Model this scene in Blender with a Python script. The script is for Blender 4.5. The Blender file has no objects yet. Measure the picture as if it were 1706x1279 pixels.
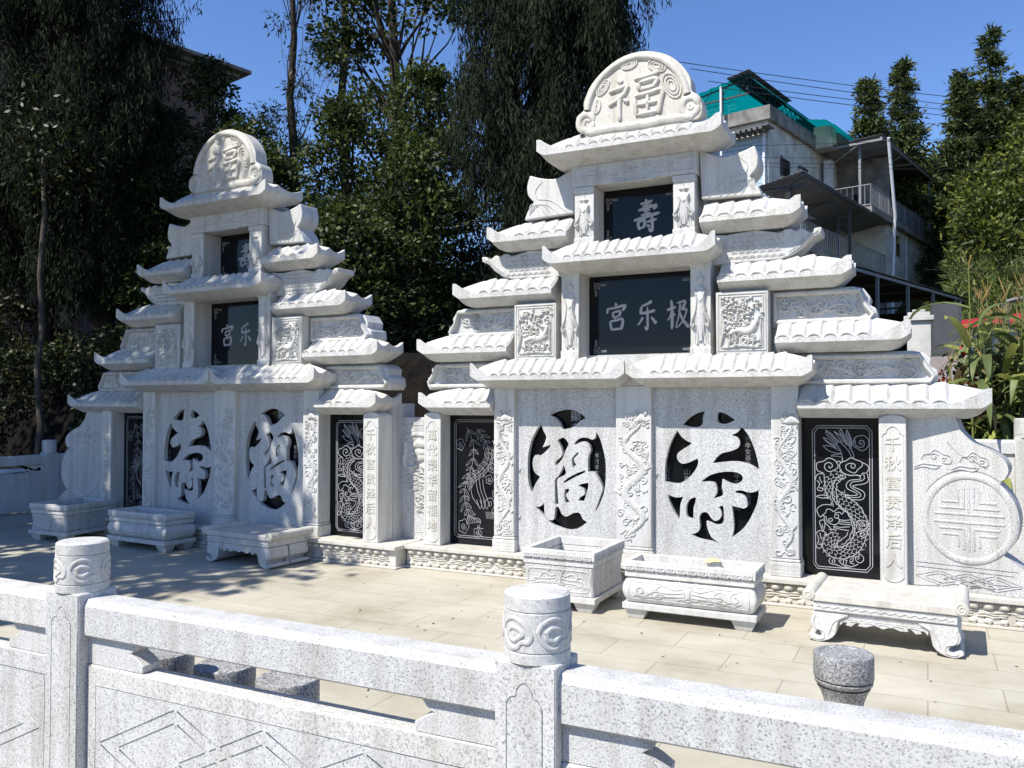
import bpy, bmesh, math, random
import numpy as np
from mathutils import Vector, Matrix
S = bpy.context.scene
COL = S.collection
R = math.radians
# ------------------------------------------------------------------ camera
cd = bpy.data.cameras.new('camera'); cam = bpy.data.objects.new('camera', cd); COL.objects.link(cam)
cd.sensor_fit = 'HORIZONTAL'; cd.sensor_width = 36.0; cd.lens = 1390/1706*36
cd.clip_start = 0.05; cd.clip_end = 3000
cam.location = (0, 0, 1.6)
cam.rotation_euler = (R(90+1.34), 0, R(26.465))
S.camera = cam
# ------------------------------------------------------------------ light
SUN = Vector((-.33, -.66, 1)).normalized()
el = math.asin(SUN.z); az = math.atan2(SUN.x, SUN.y)
W = bpy.data.worlds.new('World'); S.world = W; W.use_nodes = True
wn = W.node_tree; bg = wn.nodes['Background']
sky = wn.nodes.new('ShaderNodeTexSky'); sky.sky_type = 'NISHITA'; sky.sun_disc = False
sky.sun_elevation = el; sky.sun_rotation = az
sky.air_density = 1.0; sky.dust_density = 0.0; sky.ozone_density = 6.0; sky.altitude = 300
bg.inputs['Strength'].default_value = 0.118
hs = wn.nodes.new('ShaderNodeHueSaturation'); hs.inputs['Saturation'].default_value = 1.08; hs.inputs['Hue'].default_value = .508
wn.links.new(sky.outputs[0], hs.inputs['Color']); wn.links.new(hs.outputs[0], bg.inputs[0])
sl = bpy.data.lights.new('sun', 'SUN'); sl.energy = 4.5; sl.angle = R(0.5); sl.color = (1, .955, .88)
so = bpy.data.objects.new('sun', sl); COL.objects.link(so)
so.rotation_euler = (-SUN).to_track_quat('-Z', 'Y').to_euler(); so.location = (-10, -20, 30)
S.view_settings.view_transform = 'Standard'; S.view_settings.look = 'None'
S.view_settings.exposure = 0.70; S.view_settings.gamma = 1
# ------------------------------------------------------------------ materials
def mat(name):
    m = bpy.data.materials.new(name); m.use_nodes = True
    nt = m.node_tree; b = nt.nodes['Principled BSDF']
    return m, nt, b
def N(nt, t, **kw):
    n = nt.nodes.new(t)
    for k, v in kw.items():
        if k in n.inputs.keys(): n.inputs[k].default_value = v
        else: setattr(n, k, v)
    return n
def ramp(nt, fac, stops):
    r = nt.nodes.new('ShaderNodeValToRGB'); e = r.color_ramp.elements
    e[0].position, e[0].color = stops[0][0], (*stops[0][1], 1)
    e[1].position, e[1].color = stops[-1][0], (*stops[-1][1], 1)
    for p, c in stops[1:-1]:
        x = e.new(p); x.color = (*c, 1)
    nt.links.new(fac, r.inputs[0]); return r
def mixc(nt, a, b, fac, mode='MIX'):
    m = nt.nodes.new('ShaderNodeMix'); m.data_type = 'RGBA'; m.blend_type = mode
    for i, v in ((0, fac), (6, a), (7, b)):
        if hasattr(v, 'is_linked') or hasattr(v, 'links'): nt.links.new(v, m.inputs[i])
        elif i == 0: m.inputs[0].default_value = v
        else: m.inputs[i].default_value = (*v, 1)
    return m.outputs[2]
def g(v): return (v, v, v)
def granite(name, light, mid, dark, scale=95, lo=.36, hi=.60, bump=.15, rough=.55, stain=.10, chisel=0):
    m, nt, b = mat(name); tc = N(nt, 'ShaderNodeTexCoord')
    n1 = N(nt, 'ShaderNodeTexNoise', Scale=scale, Detail=3.0, Roughness=.7)
    n2 = N(nt, 'ShaderNodeTexNoise', Scale=scale*.37, Detail=2.0)
    n3 = N(nt, 'ShaderNodeTexNoise', Scale=1.7, Detail=5.0, Roughness=.65)
    for n in (n1, n2, n3): nt.links.new(tc.outputs['Object'], n.inputs['Vector'])
    r = ramp(nt, n1.outputs['Fac'], [(lo, dark), ((lo+hi)/2, mid), (hi, light)])
    c = mixc(nt, r.outputs[0], tuple(.80*x for x in mid), ramp(nt, n2.outputs['Fac'], [(.45, g(0)), (.75, g(.45))]).outputs[0])
    st = ramp(nt, n3.outputs['Fac'], [(.5, g(0)), (.78, g(1))])
    mm = N(nt, 'ShaderNodeMath', operation='MULTIPLY'); nt.links.new(st.outputs[0], mm.inputs[0]); mm.inputs[1].default_value = stain*3
    c = mixc(nt, c, (mid[0]*.80, mid[1]*.76, mid[2]*.66), mm.outputs[0])
    mp = N(nt, 'ShaderNodeMapping'); mp.inputs['Scale'].default_value = (7, 7, .55); nt.links.new(tc.outputs['Object'], mp.inputs['Vector'])
    ns = N(nt, 'ShaderNodeTexNoise', Scale=1.6, Detail=4.0, Roughness=.6); nt.links.new(mp.outputs[0], ns.inputs['Vector'])
    c = mixc(nt, c, ramp(nt, ns.outputs['Fac'], [(.46, g(1.0)), (.72, (.76, .745, .71))]).outputs[0], 1.0, 'MULTIPLY')
    oi = N(nt, 'ShaderNodeObjectInfo'); c = mixc(nt, c, ramp(nt, oi.outputs['Random'], [(0, (.93, .935, .94)), (.5, g(1.0)), (1, (1.04, 1.03, 1.0))]).outputs[0], 1.0, 'MULTIPLY')
    nt.links.new(c, b.inputs['Base Color'])
    b.inputs['Roughness'].default_value = rough; b.inputs['Specular IOR Level'].default_value = .35
    bp = N(nt, 'ShaderNodeBump', Strength=bump, Distance=.004)
    if chisel:
        n4 = N(nt, 'ShaderNodeTexNoise', Scale=chisel, Detail=3.0, Roughness=.6)
        nt.links.new(tc.outputs['Object'], n4.inputs['Vector'])
        ad = N(nt, 'ShaderNodeMath', operation='ADD'); nt.links.new(n1.outputs['Fac'], ad.inputs[0]); nt.links.new(n4.outputs['Fac'], ad.inputs[1])
        nt.links.new(ad.outputs[0], bp.inputs['Height']); bp.inputs['Distance'].default_value = .012
    else: nt.links.new(n1.outputs['Fac'], bp.inputs['Height'])
    nt.links.new(bp.outputs[0], b.inputs['Normal'])
    return m
GR = granite('carved_granite', (.62, .612, .59), (.545, .54, .52), (.33, .328, .322), scale=120, lo=.31, hi=.56, bump=.14)
GC = granite('relief_granite', (.62, .612, .588), (.54, .533, .512), (.31, .308, .302), scale=115, lo=.32, hi=.57, bump=.40, chisel=30)
GF = granite('sawn_granite', (.64, .637, .625), (.49, .488, .48), (.17, .17, .173), scale=140, lo=.36, hi=.59, bump=.14)
GW = granite('white_stone', (.62, .59, .53), (.58, .555, .495), (.46, .44, .39), scale=80, lo=.32, hi=.6, bump=.10, stain=.09)
GD = granite('dark_granite', (.52, .52, .52), (.30, .30, .303), (.10, .102, .106), scale=110, lo=.38, hi=.62, bump=.2)
GB = granite('fence_granite', (.62, .615, .60), (.55, .547, .535), (.22, .22, .222), scale=150, lo=.36, hi=.56, bump=.25)
def simple(name, c, rough=.6, spec=.4, metal=0, var=0, vs=6, bump=0, trans=0):
    m, nt, b = mat(name)
    b.inputs['Roughness'].default_value = rough; b.inputs['Specular IOR Level'].default_value = spec; b.inputs['Metallic'].default_value = metal
    if var:
        tc = N(nt, 'ShaderNodeTexCoord'); n = N(nt, 'ShaderNodeTexNoise', Scale=vs, Detail=5.0, Roughness=.65)
        nt.links.new(tc.outputs['Object'], n.inputs['Vector'])
        r = ramp(nt, n.outputs['Fac'], [(.3, tuple(x*(1-var) for x in c)), (.7, tuple(min(1, x*(1+var)) for x in c))])
        nt.links.new(r.outputs[0], b.inputs['Base Color'])
        if bump:
            bp = N(nt, 'ShaderNodeBump', Strength=bump, Distance=.02); nt.links.new(n.outputs['Fac'], bp.inputs['Height']); nt.links.new(bp.outputs[0], b.inputs['Normal'])
    else: b.inputs['Base Color'].default_value = (*c, 1)
    return m
BLACK = simple('polished_black_granite', (.006, .007, .009), rough=.09, spec=.22)
ENG = simple('engraved_lines', (.40, .40, .41), rough=.9, spec=.1, var=.15, vs=60)
ENGD = simple('engraved_text_grey', (.20, .20, .20), rough=.9, spec=.1)
def leafmat(name, c, var=.5, trans=.25, rough=.5, hue=(1.25, 1.0, .6)):
    m, nt, b = mat(name)
    ge = N(nt, 'ShaderNodeNewGeometry'); tc = N(nt, 'ShaderNodeTexCoord')
    n = N(nt, 'ShaderNodeTexNoise', Scale=.9, Detail=3.0); nt.links.new(tc.outputs['Object'], n.inputs['Vector'])
    r1 = ramp(nt, ge.outputs['Random Per Island'], [(0, tuple(x*(1-var) for x in c)), (.6, c), (1, tuple(min(1, x*(1+var)*h) for x, h in zip(c, hue)))])
    r2 = ramp(nt, n.outputs['Fac'], [(.3, g(.55)), (.7, g(1.3))])
    cc = mixc(nt, r1.outputs[0], r2.outputs[0], 1.0, 'MULTIPLY')
    nt.links.new(cc, b.inputs['Base Color']); b.inputs['Roughness'].default_value = rough; b.inputs['Specular IOR Level'].default_value = .3
    t = N(nt, 'ShaderNodeBsdfTranslucent'); nt.links.new(cc, t.inputs[0])
    mx = N(nt, 'ShaderNodeMixShader'); mx.inputs[0].default_value = trans
    nt.links.new(b.outputs[0], mx.inputs[1]); nt.links.new(t.outputs[0], mx.inputs[2])
    nt.links.new(mx.outputs[0], nt.nodes['Material Output'].inputs[0])
    return m
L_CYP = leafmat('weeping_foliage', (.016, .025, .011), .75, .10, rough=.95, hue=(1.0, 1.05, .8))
L_BROAD = leafmat('broad_leaf', (.052, .080, .022), .7, .3, rough=.55)
L_EUC = leafmat('gum_leaf', (.055, .075, .030), .5, .3)
L_PINE = leafmat('conifer_needles', (.072, .102, .034), .5, .25)
L_HILL = leafmat('hillside_leaf', (.085, .115, .026), .55, .25, hue=(1.35, 1.1, .5))
L_CORN = leafmat('corn_leaf', (.20, .255, .085), .4, .35, hue=(1.3, 1.05, .8))
L_DRY = leafmat('dry_corn_leaf', (.34, .26, .13), .4, .3)
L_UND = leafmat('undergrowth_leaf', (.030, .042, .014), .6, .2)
BARK = simple('dark_bark', (.045, .036, .028), .9, .2, var=.5, vs=9, bump=.6)
BARKP = simple('pale_bark', (.085, .075, .06), .9, .2, var=.4, vs=7, bump=.5)
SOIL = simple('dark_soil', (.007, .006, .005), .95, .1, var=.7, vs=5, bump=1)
# terrace tiles
def tile_mat():
    m, nt, b = mat('terrace_tiles'); tc = N(nt, 'ShaderNodeTexCoord'); mp = N(nt, 'ShaderNodeMapping')
    mp.inputs['Location'].default_value = (-.36, -.18, 0)
    nt.links.new(tc.outputs['Object'], mp.inputs['Vector'])
    br = N(nt, 'ShaderNodeTexBrick', Scale=1.0); br.offset = .5
    br.inputs['Brick Width'].default_value = .75; br.inputs['Row Height'].default_value = .375
    br.inputs['Mortar Size'].default_value = .0045; br.inputs['Mortar Smooth'].default_value = .1; br.inputs['Bias'].default_value = 0
    br.inputs['Color1'].default_value = (.435, .408, .33, 1); br.inputs['Color2'].default_value = (.405, .378, .305, 1); br.inputs['Mortar'].default_value = (.30, .275, .215, 1)
    nt.links.new(mp.outputs[0], br.inputs['Vector'])
    n = N(nt, 'ShaderNodeTexNoise', Scale=1.3, Detail=8.0, Roughness=.7); n2 = N(nt, 'ShaderNodeTexNoise', Scale=9.0, Detail=4.0)
    mp2 = N(nt, 'ShaderNodeMapping'); mp2.inputs['Scale'].default_value = (.85, 1.25, 1)
    nt.links.new(tc.outputs['Object'], mp2.inputs['Vector']); nt.links.new(mp2.outputs[0], n.inputs['Vector']); nt.links.new(mp2.outputs[0], n2.inputs['Vector'])
    st = ramp(nt, n.outputs['Fac'], [(.34, g(1.10)), (.48, g(.98)), (.58, (.88, .86, .82)), (.72, (.70, .67, .61))])
    c = mixc(nt, br.outputs['Color'], st.outputs[0], 1.0, 'MULTIPLY')
    c = mixc(nt, c, (.40, .35, .27), ramp(nt, n2.outputs['Fac'], [(.62, g(0)), (.8, g(.35))]).outputs[0])
    nt.links.new(c, b.inputs['Base Color']); b.inputs['Roughness'].default_value = .75; b.inputs['Specular IOR Level'].default_value = .25
    bp = N(nt, 'ShaderNodeBump', Strength=.25, Distance=.004); nt.links.new(br.outputs['Fac'], bp.inputs['Height']); bp.invert = True
    nt.links.new(bp.outputs[0], b.inputs['Normal'])
    return m
TILE = tile_mat()
def brick_mat(name, c1, c2, mo, bw, rh, ms, axes=(0, 2)):
    m, nt, b = mat(name); tc = N(nt, 'ShaderNodeTexCoord'); sx = N(nt, 'ShaderNodeSeparateXYZ'); cx = N(nt, 'ShaderNodeCombineXYZ')
    nt.links.new(tc.outputs['Object'], sx.inputs[0])
    ad = N(nt, 'ShaderNodeMath', operation='ADD'); nt.links.new(sx.outputs[0], ad.inputs[0]); nt.links.new(sx.outputs[1], ad.inputs[1])
    nt.links.new(ad.outputs[0], cx.inputs[0]); nt.links.new(sx.outputs[2], cx.inputs[1])
    br = N(nt, 'ShaderNodeTexBrick', Scale=1.0)
    br.inputs['Brick Width'].default_value = bw; br.inputs['Row Height'].default_value = rh; br.inputs['Mortar Size'].default_value = ms
    for k, c in (('Color1', c1), ('Color2', c2), ('Mortar', mo)): br.inputs[k].default_value = (*c, 1)
    nt.links.new(cx.outputs[0], br.inputs['Vector']); nt.links.new(br.outputs[0], b.inputs['Base Color']); b.inputs['Roughness'].default_value = .8
    return m
REDBRICK = brick_mat('red_brick', (.20, .085, .055), (.15, .065, .045), (.16, .14, .12), .24, .075, .012)
BLUETILE = brick_mat('blue_wall_tiles', (.44, .53, .58), (.40, .50, .56), (.16, .24, .32), .34, .11, .008)
PLASTER = simple('stained_plaster', (.50, .49, .46), .9, .2, var=.35, vs=2.5)
PLASTY = simple('sun_yellow_plaster', (.52, .50, .40), .9, .2, var=.35, vs=1.8)  # yellow of the sunlit house front put into the base colour
CONC = simple('weathered_concrete', (.20, .19, .175), .9, .2, var=.5, vs=3)
TEAL = simple('teal_roof_sheet', (.015, .22, .22), .5, .4, var=.1, vs=3)
def sheet_mat():
    m, nt, b = mat('teal_translucent_sheet'); b.inputs['Base Color'].default_value = (.010, .20, .22, 1); b.inputs['Roughness'].default_value = .5
    t = N(nt, 'ShaderNodeBsdfTranslucent'); t.inputs[0].default_value = (.016, .44, .46, 1); mx = N(nt, 'ShaderNodeMixShader'); mx.inputs[0].default_value = .75
    nt.links.new(b.outputs[0], mx.inputs[1]); nt.links.new(t.outputs[0], mx.inputs[2]); nt.links.new(mx.outputs[0], nt.nodes['Material Output'].inputs[0]); return m
TEALS = sheet_mat()
GSHEET = simple('grey_roof_sheet', (.12, .12, .12), .6, .4, var=.3, vs=2)
STEEL = simple('grey_steel', (.22, .225, .23), .5, .5, metal=.3)
DSTEEL = simple('dark_steel', (.05, .052, .056), .5, .4)
PIPE = simple('white_pipe', (.62, .64, .66), .5, .4)
RED = simple('red_trim', (.42, .025, .03), .5, .4)
WHITEP = simple('white_corrugated_panel', (.58, .57, .58), .5, .4, var=.1)
PINKW = simple('pale_pink_render', (.34, .29, .28), .9, .2, var=.2, vs=3)
TARP = simple('grey_panel', (.075, .078, .084), .8, .2, var=.15)
GLASS = simple('dark_window_glass', (.02, .022, .025), .1, .5)
FLOWER = leafmat('red_petals', (.50, .045, .025), .4, .3)
WIRE = simple('black_cable', (.02, .02, .022), .6, .3)
PAPER = simple('yellowed_paper', (.62, .54, .30), .8, .2, var=.3, vs=30)
PLASTIC = simple('white_plastic_bag', (.62, .64, .68), .35, .4, var=.1, vs=14)
# ------------------------------------------------------------------ mesh helpers
class MB:
    def __init__(s): s.v = []; s.f = []
    def add(s, v, f):
        o = len(s.v); s.v += [tuple(p) for p in v]; s.f += [tuple(i+o for i in q) for q in f]; return s
    def box(s, x0, x1, y0, y1, z0, z1):
        return s.add([(x0, y0, z0), (x1, y0, z0), (x1, y1, z0), (x0, y1, z0), (x0, y0, z1), (x1, y0, z1), (x1, y1, z1), (x0, y1, z1)],
                     [(0, 3, 2, 1), (4, 5, 6, 7), (0, 1, 5, 4), (1, 2, 6, 5), (2, 3, 7, 6), (3, 0, 4, 7)])
    def prism(s, poly, y0, y1):            # polygon in (x,z), extruded in y
        a = sum(p[0]*q[1]-q[0]*p[1] for p, q in zip(poly, poly[1:]+poly[:1]))
        if a < 0: poly = poly[::-1]
        n = len(poly)
        return s.add([(x, y0, z) for x, z in poly]+[(x, y1, z) for x, z in poly],
                     [tuple(range(n)), tuple(range(2*n-1, n-1, -1))]+[(i, i+n, (i+1) % n+n, (i+1) % n) for i in range(n)])
    def loft(s, secs, cap=True, closed=True):
        n = len(secs[0]); v = [p for q in secs for p in q]; f = []
        for a in range(len(secs)-1):
            for i in range(n if closed else n-1):
                j = (i+1) % n; f.append((a*n+i, a*n+j, (a+1)*n+j, (a+1)*n+i))
        if cap and closed: f += [tuple(range(n))[::-1], tuple(range((len(secs)-1)*n, len(secs)*n))]
        return s.add(v, f)
    def lathe(s, prof, c=(0, 0, 0), k=28):
        return s.loft([[(c[0]+r*math.cos(2*math.pi*i/k), c[1]+r*math.sin(2*math.pi*i/k), c[2]+z) for i in range(k)] for r, z in prof])
    def tube(s, pts, rad, k=6):
        pts = [Vector(p) for p in pts]; secs = []
        for i, p in enumerate(pts):
            t = (pts[min(i+1, len(pts)-1)]-pts[max(i-1, 0)]).normalized()
            a = t.cross(Vector((0, 0, 1)) if abs(t.z) < .9 else Vector((1, 0, 0))).normalized(); b = t.cross(a)
            r = rad[i] if hasattr(rad, '__len__') else rad
            secs.append([p+a*(r*math.cos(2*math.pi*j/k))+b*(r*math.sin(2*math.pi*j/k)) for j in range(k)])
        return s.loft(secs)
    def ribbon(s, pts, r, y0, h, k=4, fn=None, taper=True):   # rounded raised stroke on the plane y=y0, bulging to -y
        n = len(pts)
        if n < 2: return s
        rs = r if hasattr(r, '__len__') else [r]*n
        rows = []
        for i, (x, z) in enumerate(pts):
            a = pts[max(i-1, 0)]; b = pts[min(i+1, n-1)]
            tx, tz = b[0]-a[0], b[1]-a[1]; l = math.hypot(tx, tz) or 1; nx, nz = -tz/l, tx/l
            ri = rs[i]; hh = h
            if taper and i in (0, n-1): ri *= .35; hh *= .6
            row = []
            for j in range(k+1):
                t = math.pi*j/k; o = math.cos(t)*ri; d = math.sin(t)*hh
                q = (x+nx*o, z+nz*o); row.append(fn(q[0], q[1], d) if fn else (q[0], y0-d, q[1]))
            rows.append(row)
        s.loft(rows, closed=False)
        return s
    def pillow(s, x0, x1, z0, z1, y, h, nx=4, nz=4, e=.5):
        v = []; f = []
        for i in range(nx+1):
            for j in range(nz+1):
                u, w = i/nx, j/nz
                d = h*(max(0, math.sin(math.pi*u))*max(0, math.sin(math.pi*w)))**e
                v.append((x0+(x1-x0)*u, y-d, z0+(z1-z0)*w))
        for i in range(nx):
            for j in range(nz):
                a = i*(nz+1)+j; f.append((a, a+nz+1, a+nz+2, a+1))
        return s.add(v, f)
    def build(s, name, m, parent=None, loc=None, bevel=0, smooth=True, ang=38):
        me = bpy.data.meshes.new(name); me.from_pydata(s.v, [], s.f); me.validate(); me.update()
        if smooth:
            me.shade_smooth(); me.set_sharp_from_angle(angle=R(ang))
        me.materials.append(m)
        o = bpy.data.objects.new(name, me); COL.objects.link(o)
        if parent: o.parent = parent
        if loc: o.location = loc
        if bevel:
            b = o.modifiers.new('edge', 'BEVEL'); b.width = bevel; b.segments = 2; b.limit_method = 'ANGLE'; b.angle_limit = R(50)
        return o
def tag(o, label=None, cat=None, group=None, kind=None):
    if label: o['label'] = label
    if cat: o['category'] = cat
    if group: o['group'] = group
    if kind: o['kind'] = kind
    return o
def empty(name, loc, rz=0, label=None, cat=None, group=None, sc=1):
    o = bpy.data.objects.new(name, None); COL.objects.link(o); o.location = loc; o.rotation_euler = (0, 0, rz); o.scale = (sc,)*3
    o.empty_display_size = .2
    return tag(o, label, cat, group)
def copy_tree(o, parent=None):
    c = o.copy(); COL.objects.link(c); c.parent = parent
    for ch in list(o.children): copy_tree(ch, c)
    return c
def cat_rom(P, n=4, closed=False):
    out = []; m = len(P)
    for i in range(m if closed else m-1):
        if closed: p0, p1, p2, p3 = P[i-1], P[i], P[(i+1) % m], P[(i+2) % m]
        else: p0, p1, p2, p3 = P[max(i-1, 0)], P[i], P[i+1], P[min(i+2, m-1)]
        for j in range(n):
            t = j/n
            out.append(tuple(.5*(2*b+(c-a)*t+(2*a-5*b+4*c-d)*t*t+(3*b-a-3*c+d)*t**3) for a, b, c, d in zip(p0, p1, p2, p3)))
    if not closed: out.append(tuple(P[-1]))
    return out
def corner_smooth(P, n=3):                 # like cat_rom closed, but keeps sharp corners sharp
    out = []; m = len(P)
    def sharp(i):
        a, b, c = P[i-1], P[i], P[(i+1) % m]
        v1 = (b[0]-a[0], b[1]-a[1]); v2 = (c[0]-b[0], c[1]-b[1])
        d = (v1[0]*v2[0]+v1[1]*v2[1])/((math.hypot(*v1)*math.hypot(*v2)) or 1); return d < .25
    for i in range(m):
        p1, p2 = P[i], P[(i+1) % m]
        p0 = p1 if sharp(i) else P[i-1]; p3 = p2 if sharp((i+1) % m) else P[(i+2) % m]
        for j in range(n):
            t = j/n
            out.append(tuple(.5*(2*b+(c-a)*t+(2*a-5*b+4*c-d)*t*t+(3*b-a-3*c+d)*t**3) for a, b, c, d in zip(p0, p1, p2, p3)))
    return out
def fill_plate(name, loops, y0, thick, m, parent):     # plate in the x,z plane with holes; front face at y0
    cu = bpy.data.curves.new('t', 'CURVE'); cu.dimensions = '2D'; cu.fill_mode = 'BOTH'; cu.extrude = thick/2
    for lp in loops:
        sp = cu.splines.new('POLY'); sp.points.add(len(lp)-1); sp.use_cyclic_u = True
        for i, (x, z) in enumerate(lp): sp.points[i].co = (x, z, 0, 1)
    o = bpy.data.objects.new('t', cu); COL.objects.link(o)
    dg = bpy.context.evaluated_depsgraph_get(); me = bpy.data.meshes.new_from_object(o.evaluated_get(dg))
    bpy.data.objects.remove(o); bpy.data.curves.remove(cu)
    me.transform(Matrix(((1, 0, 0, 0), (0, 0, -1, y0+thick/2), (0, 1, 0, 0), (0, 0, 0, 1))))
    me.materials.clear(); me.materials.append(m); me.name = name
    ob = bpy.data.objects.new(name, me); COL.objects.link(ob); ob.parent = parent
    return ob
def text_obj(name, s, size, x, y, z, m, parent, extr=.004, sx=1.0, space=1.0, bold=0):
    cu = bpy.data.curves.new('t', 'FONT'); cu.body = s; cu.size = size; cu.extrude = extr; cu.align_x = 'CENTER'; cu.align_y = 'TOP'
    cu.space_line = space; cu.resolution_u = 3; cu.offset = bold
    o = bpy.data.objects.new('t', cu); COL.objects.link(o)
    dg = bpy.context.evaluated_depsgraph_get(); me = bpy.data.meshes.new_from_object(o.evaluated_get(dg))
    bpy.data.objects.remove(o); bpy.data.curves.remove(cu)
    me.transform(Matrix(((sx, 0, 0, x), (0, 0, -1, y), (0, 1, 0, z), (0, 0, 0, 1))))
    me.materials.clear(); me.materials.append(m); me.name = name
    ob = bpy.data.objects.new(name, me); COL.objects.link(ob); ob.parent = parent
    return ob
def groove_loops(segs, w=.0034, gap=.009):      # thin closed loops for straight grooves, interrupted where they cross
    out = []; done = []
    for p, q in segs:
        cuts = []
        d = (q[0]-p[0], q[1]-p[1]); L = math.hypot(*d)
        if L < .02: continue
        for a, b in done:
            e = (b[0]-a[0], b[1]-a[1]); cr = d[0]*e[1]-d[1]*e[0]
            if abs(cr) < 1e-9: continue
            t = ((a[0]-p[0])*e[1]-(a[1]-p[1])*e[0])/cr; u = ((a[0]-p[0])*d[1]-(a[1]-p[1])*d[0])/cr
            le = math.hypot(*e)
            if -gap < t*L < L+gap and -gap < u*le < le+gap: cuts.append(t*L)
        done.append((p, q)); st_ = 0
        for c in sorted(cuts)+[None]:
            en = L if c is None else c-gap
            if en-st_ > .012:
                a = (p[0]+d[0]*st_/L, p[1]+d[1]*st_/L); b = (p[0]+d[0]*en/L, p[1]+d[1]*en/L); nx, nz = -d[1]/L*w, d[0]/L*w
                out.append([(a[0]+nx, a[1]+nz), (b[0]+nx, b[1]+nz), (b[0]-nx, b[1]-nz), (a[0]-nx, a[1]-nz)])
            if c is not None: st_ = c+gap
    return out
def spiral(cx, cz, r, turns=1.6, d=1, a0=0, n=14):
    return [(cx+r*(1-.85*i/n)*math.cos(a0+d*2*math.pi*turns*i/n), cz+r*(1-.85*i/n)*math.sin(a0+d*2*math.pi*turns*i/n)) for i in range(n+1)]
def clip_rect(pts, x0, x1, z0, z1): return [p for p in pts if x0 <= p[0] <= x1 and z0 <= p[1] <= z1]
def clouds(mb, x0, x1, z0, z1, y, n, r, seed, h=.012, w=.008):
    rg = random.Random(seed)
    for i in range(n):
        cx, cz = rg.uniform(x0+r*.6, x1-r*.6), rg.uniform(z0+r*.6, z1-r*.6); rr = r*rg.uniform(.5, 1)
        a = rg.uniform(0, 6.28)
        mb.ribbon(clip_rect(spiral(cx, cz, rr, rg.uniform(.8, 1.5), rg.choice((-1, 1)), a), x0, x1, z0, z1), w*rg.uniform(.8, 1.4), y, h*rg.uniform(.7, 1.3))
        if rg.random() < .6:
            q = [(cx+rr*math.cos(a)+t*rr*2.2*math.cos(a+1.2), cz+rr*math.sin(a)+t*rr*1.2*math.sin(a+1.2)+.3*rr*math.sin(t*6)) for t in (0, .25, .5, .75, 1)]
            mb.ribbon(clip_rect(q, x0, x1, z0, z1), w*.9, y, h)
def dragon_relief(mb, x0, x1, z0, z1, y, seed, h=.012):
    rg = random.Random(seed); cx = (x0+x1)/2; w = (x1-x0); H = z1-z0; n = 40
    pts = []; rs = []
    for i in range(n+1):
        t = i/n; pts.append((cx+.27*w*math.sin(t*2*math.pi*2.3+seed), z0+.06*H+.86*H*t)); rs.append(w*(.045+.075*math.sin(math.pi*min(1, t*1.05+.02))))
    mb.ribbon(pts, rs, y, h, k=6)
    for i in range(2, n-1, 2):                                  # back fins
        x, z = pts[i]; s = 1 if i % 4 else -1
        mb.ribbon([(x+s*rs[i]*.7, z), (x+s*rs[i]*1.5, z+.018), (x+s*(rs[i]*1.9), z+.034)], .007, y-.003, h*.8)
    for i in (8, 17, 26, 33):                                   # legs and claws
        x, z = pts[i]; s = rg.choice((-1, 1))
        mb.ribbon([(x, z), (x+s*.18*w, z-.05), (x+s*.30*w, z-.03)], [.022, .016, .010], y, h*1.1)
        for q in (-1, 0, 1): mb.ribbon([(x+s*.28*w, z-.03), (x+s*(.36+.02*q)*w, z-.03+.022*q)], .006, y, h)
    hx, hz = pts[-1]                                            # head
    mb.ribbon([(hx-.05, hz+.02), (hx, hz+.05), (hx+.06, hz+.02)], [.03, .045, .02], y-.004, h*1.3, k=6)
    for s in (-1, 1):
        mb.ribbon([(hx+s*.02, hz+.05), (hx+s*.05, hz+.09), (hx+s*.04, hz+.12)], .008, y-.004, h)
        mb.ribbon(clip_rect(spiral(hx+s*.06, hz-.02, .035, 1, s), x0, x1, z0, z1), .006, y, h)
    clouds(mb, x0+.004, x1-.004, z0, z1, y, int(48*H), .045, seed+5, h*.75, .006)
    for i in range(1, n-1):
        x, z = pts[i]; mb.ribbon([(x-rs[i]*.9, z-.006), (x, z+.006), (x+rs[i]*.9, z-.006)], .0045, y-h*.55, .006, 2)

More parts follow.
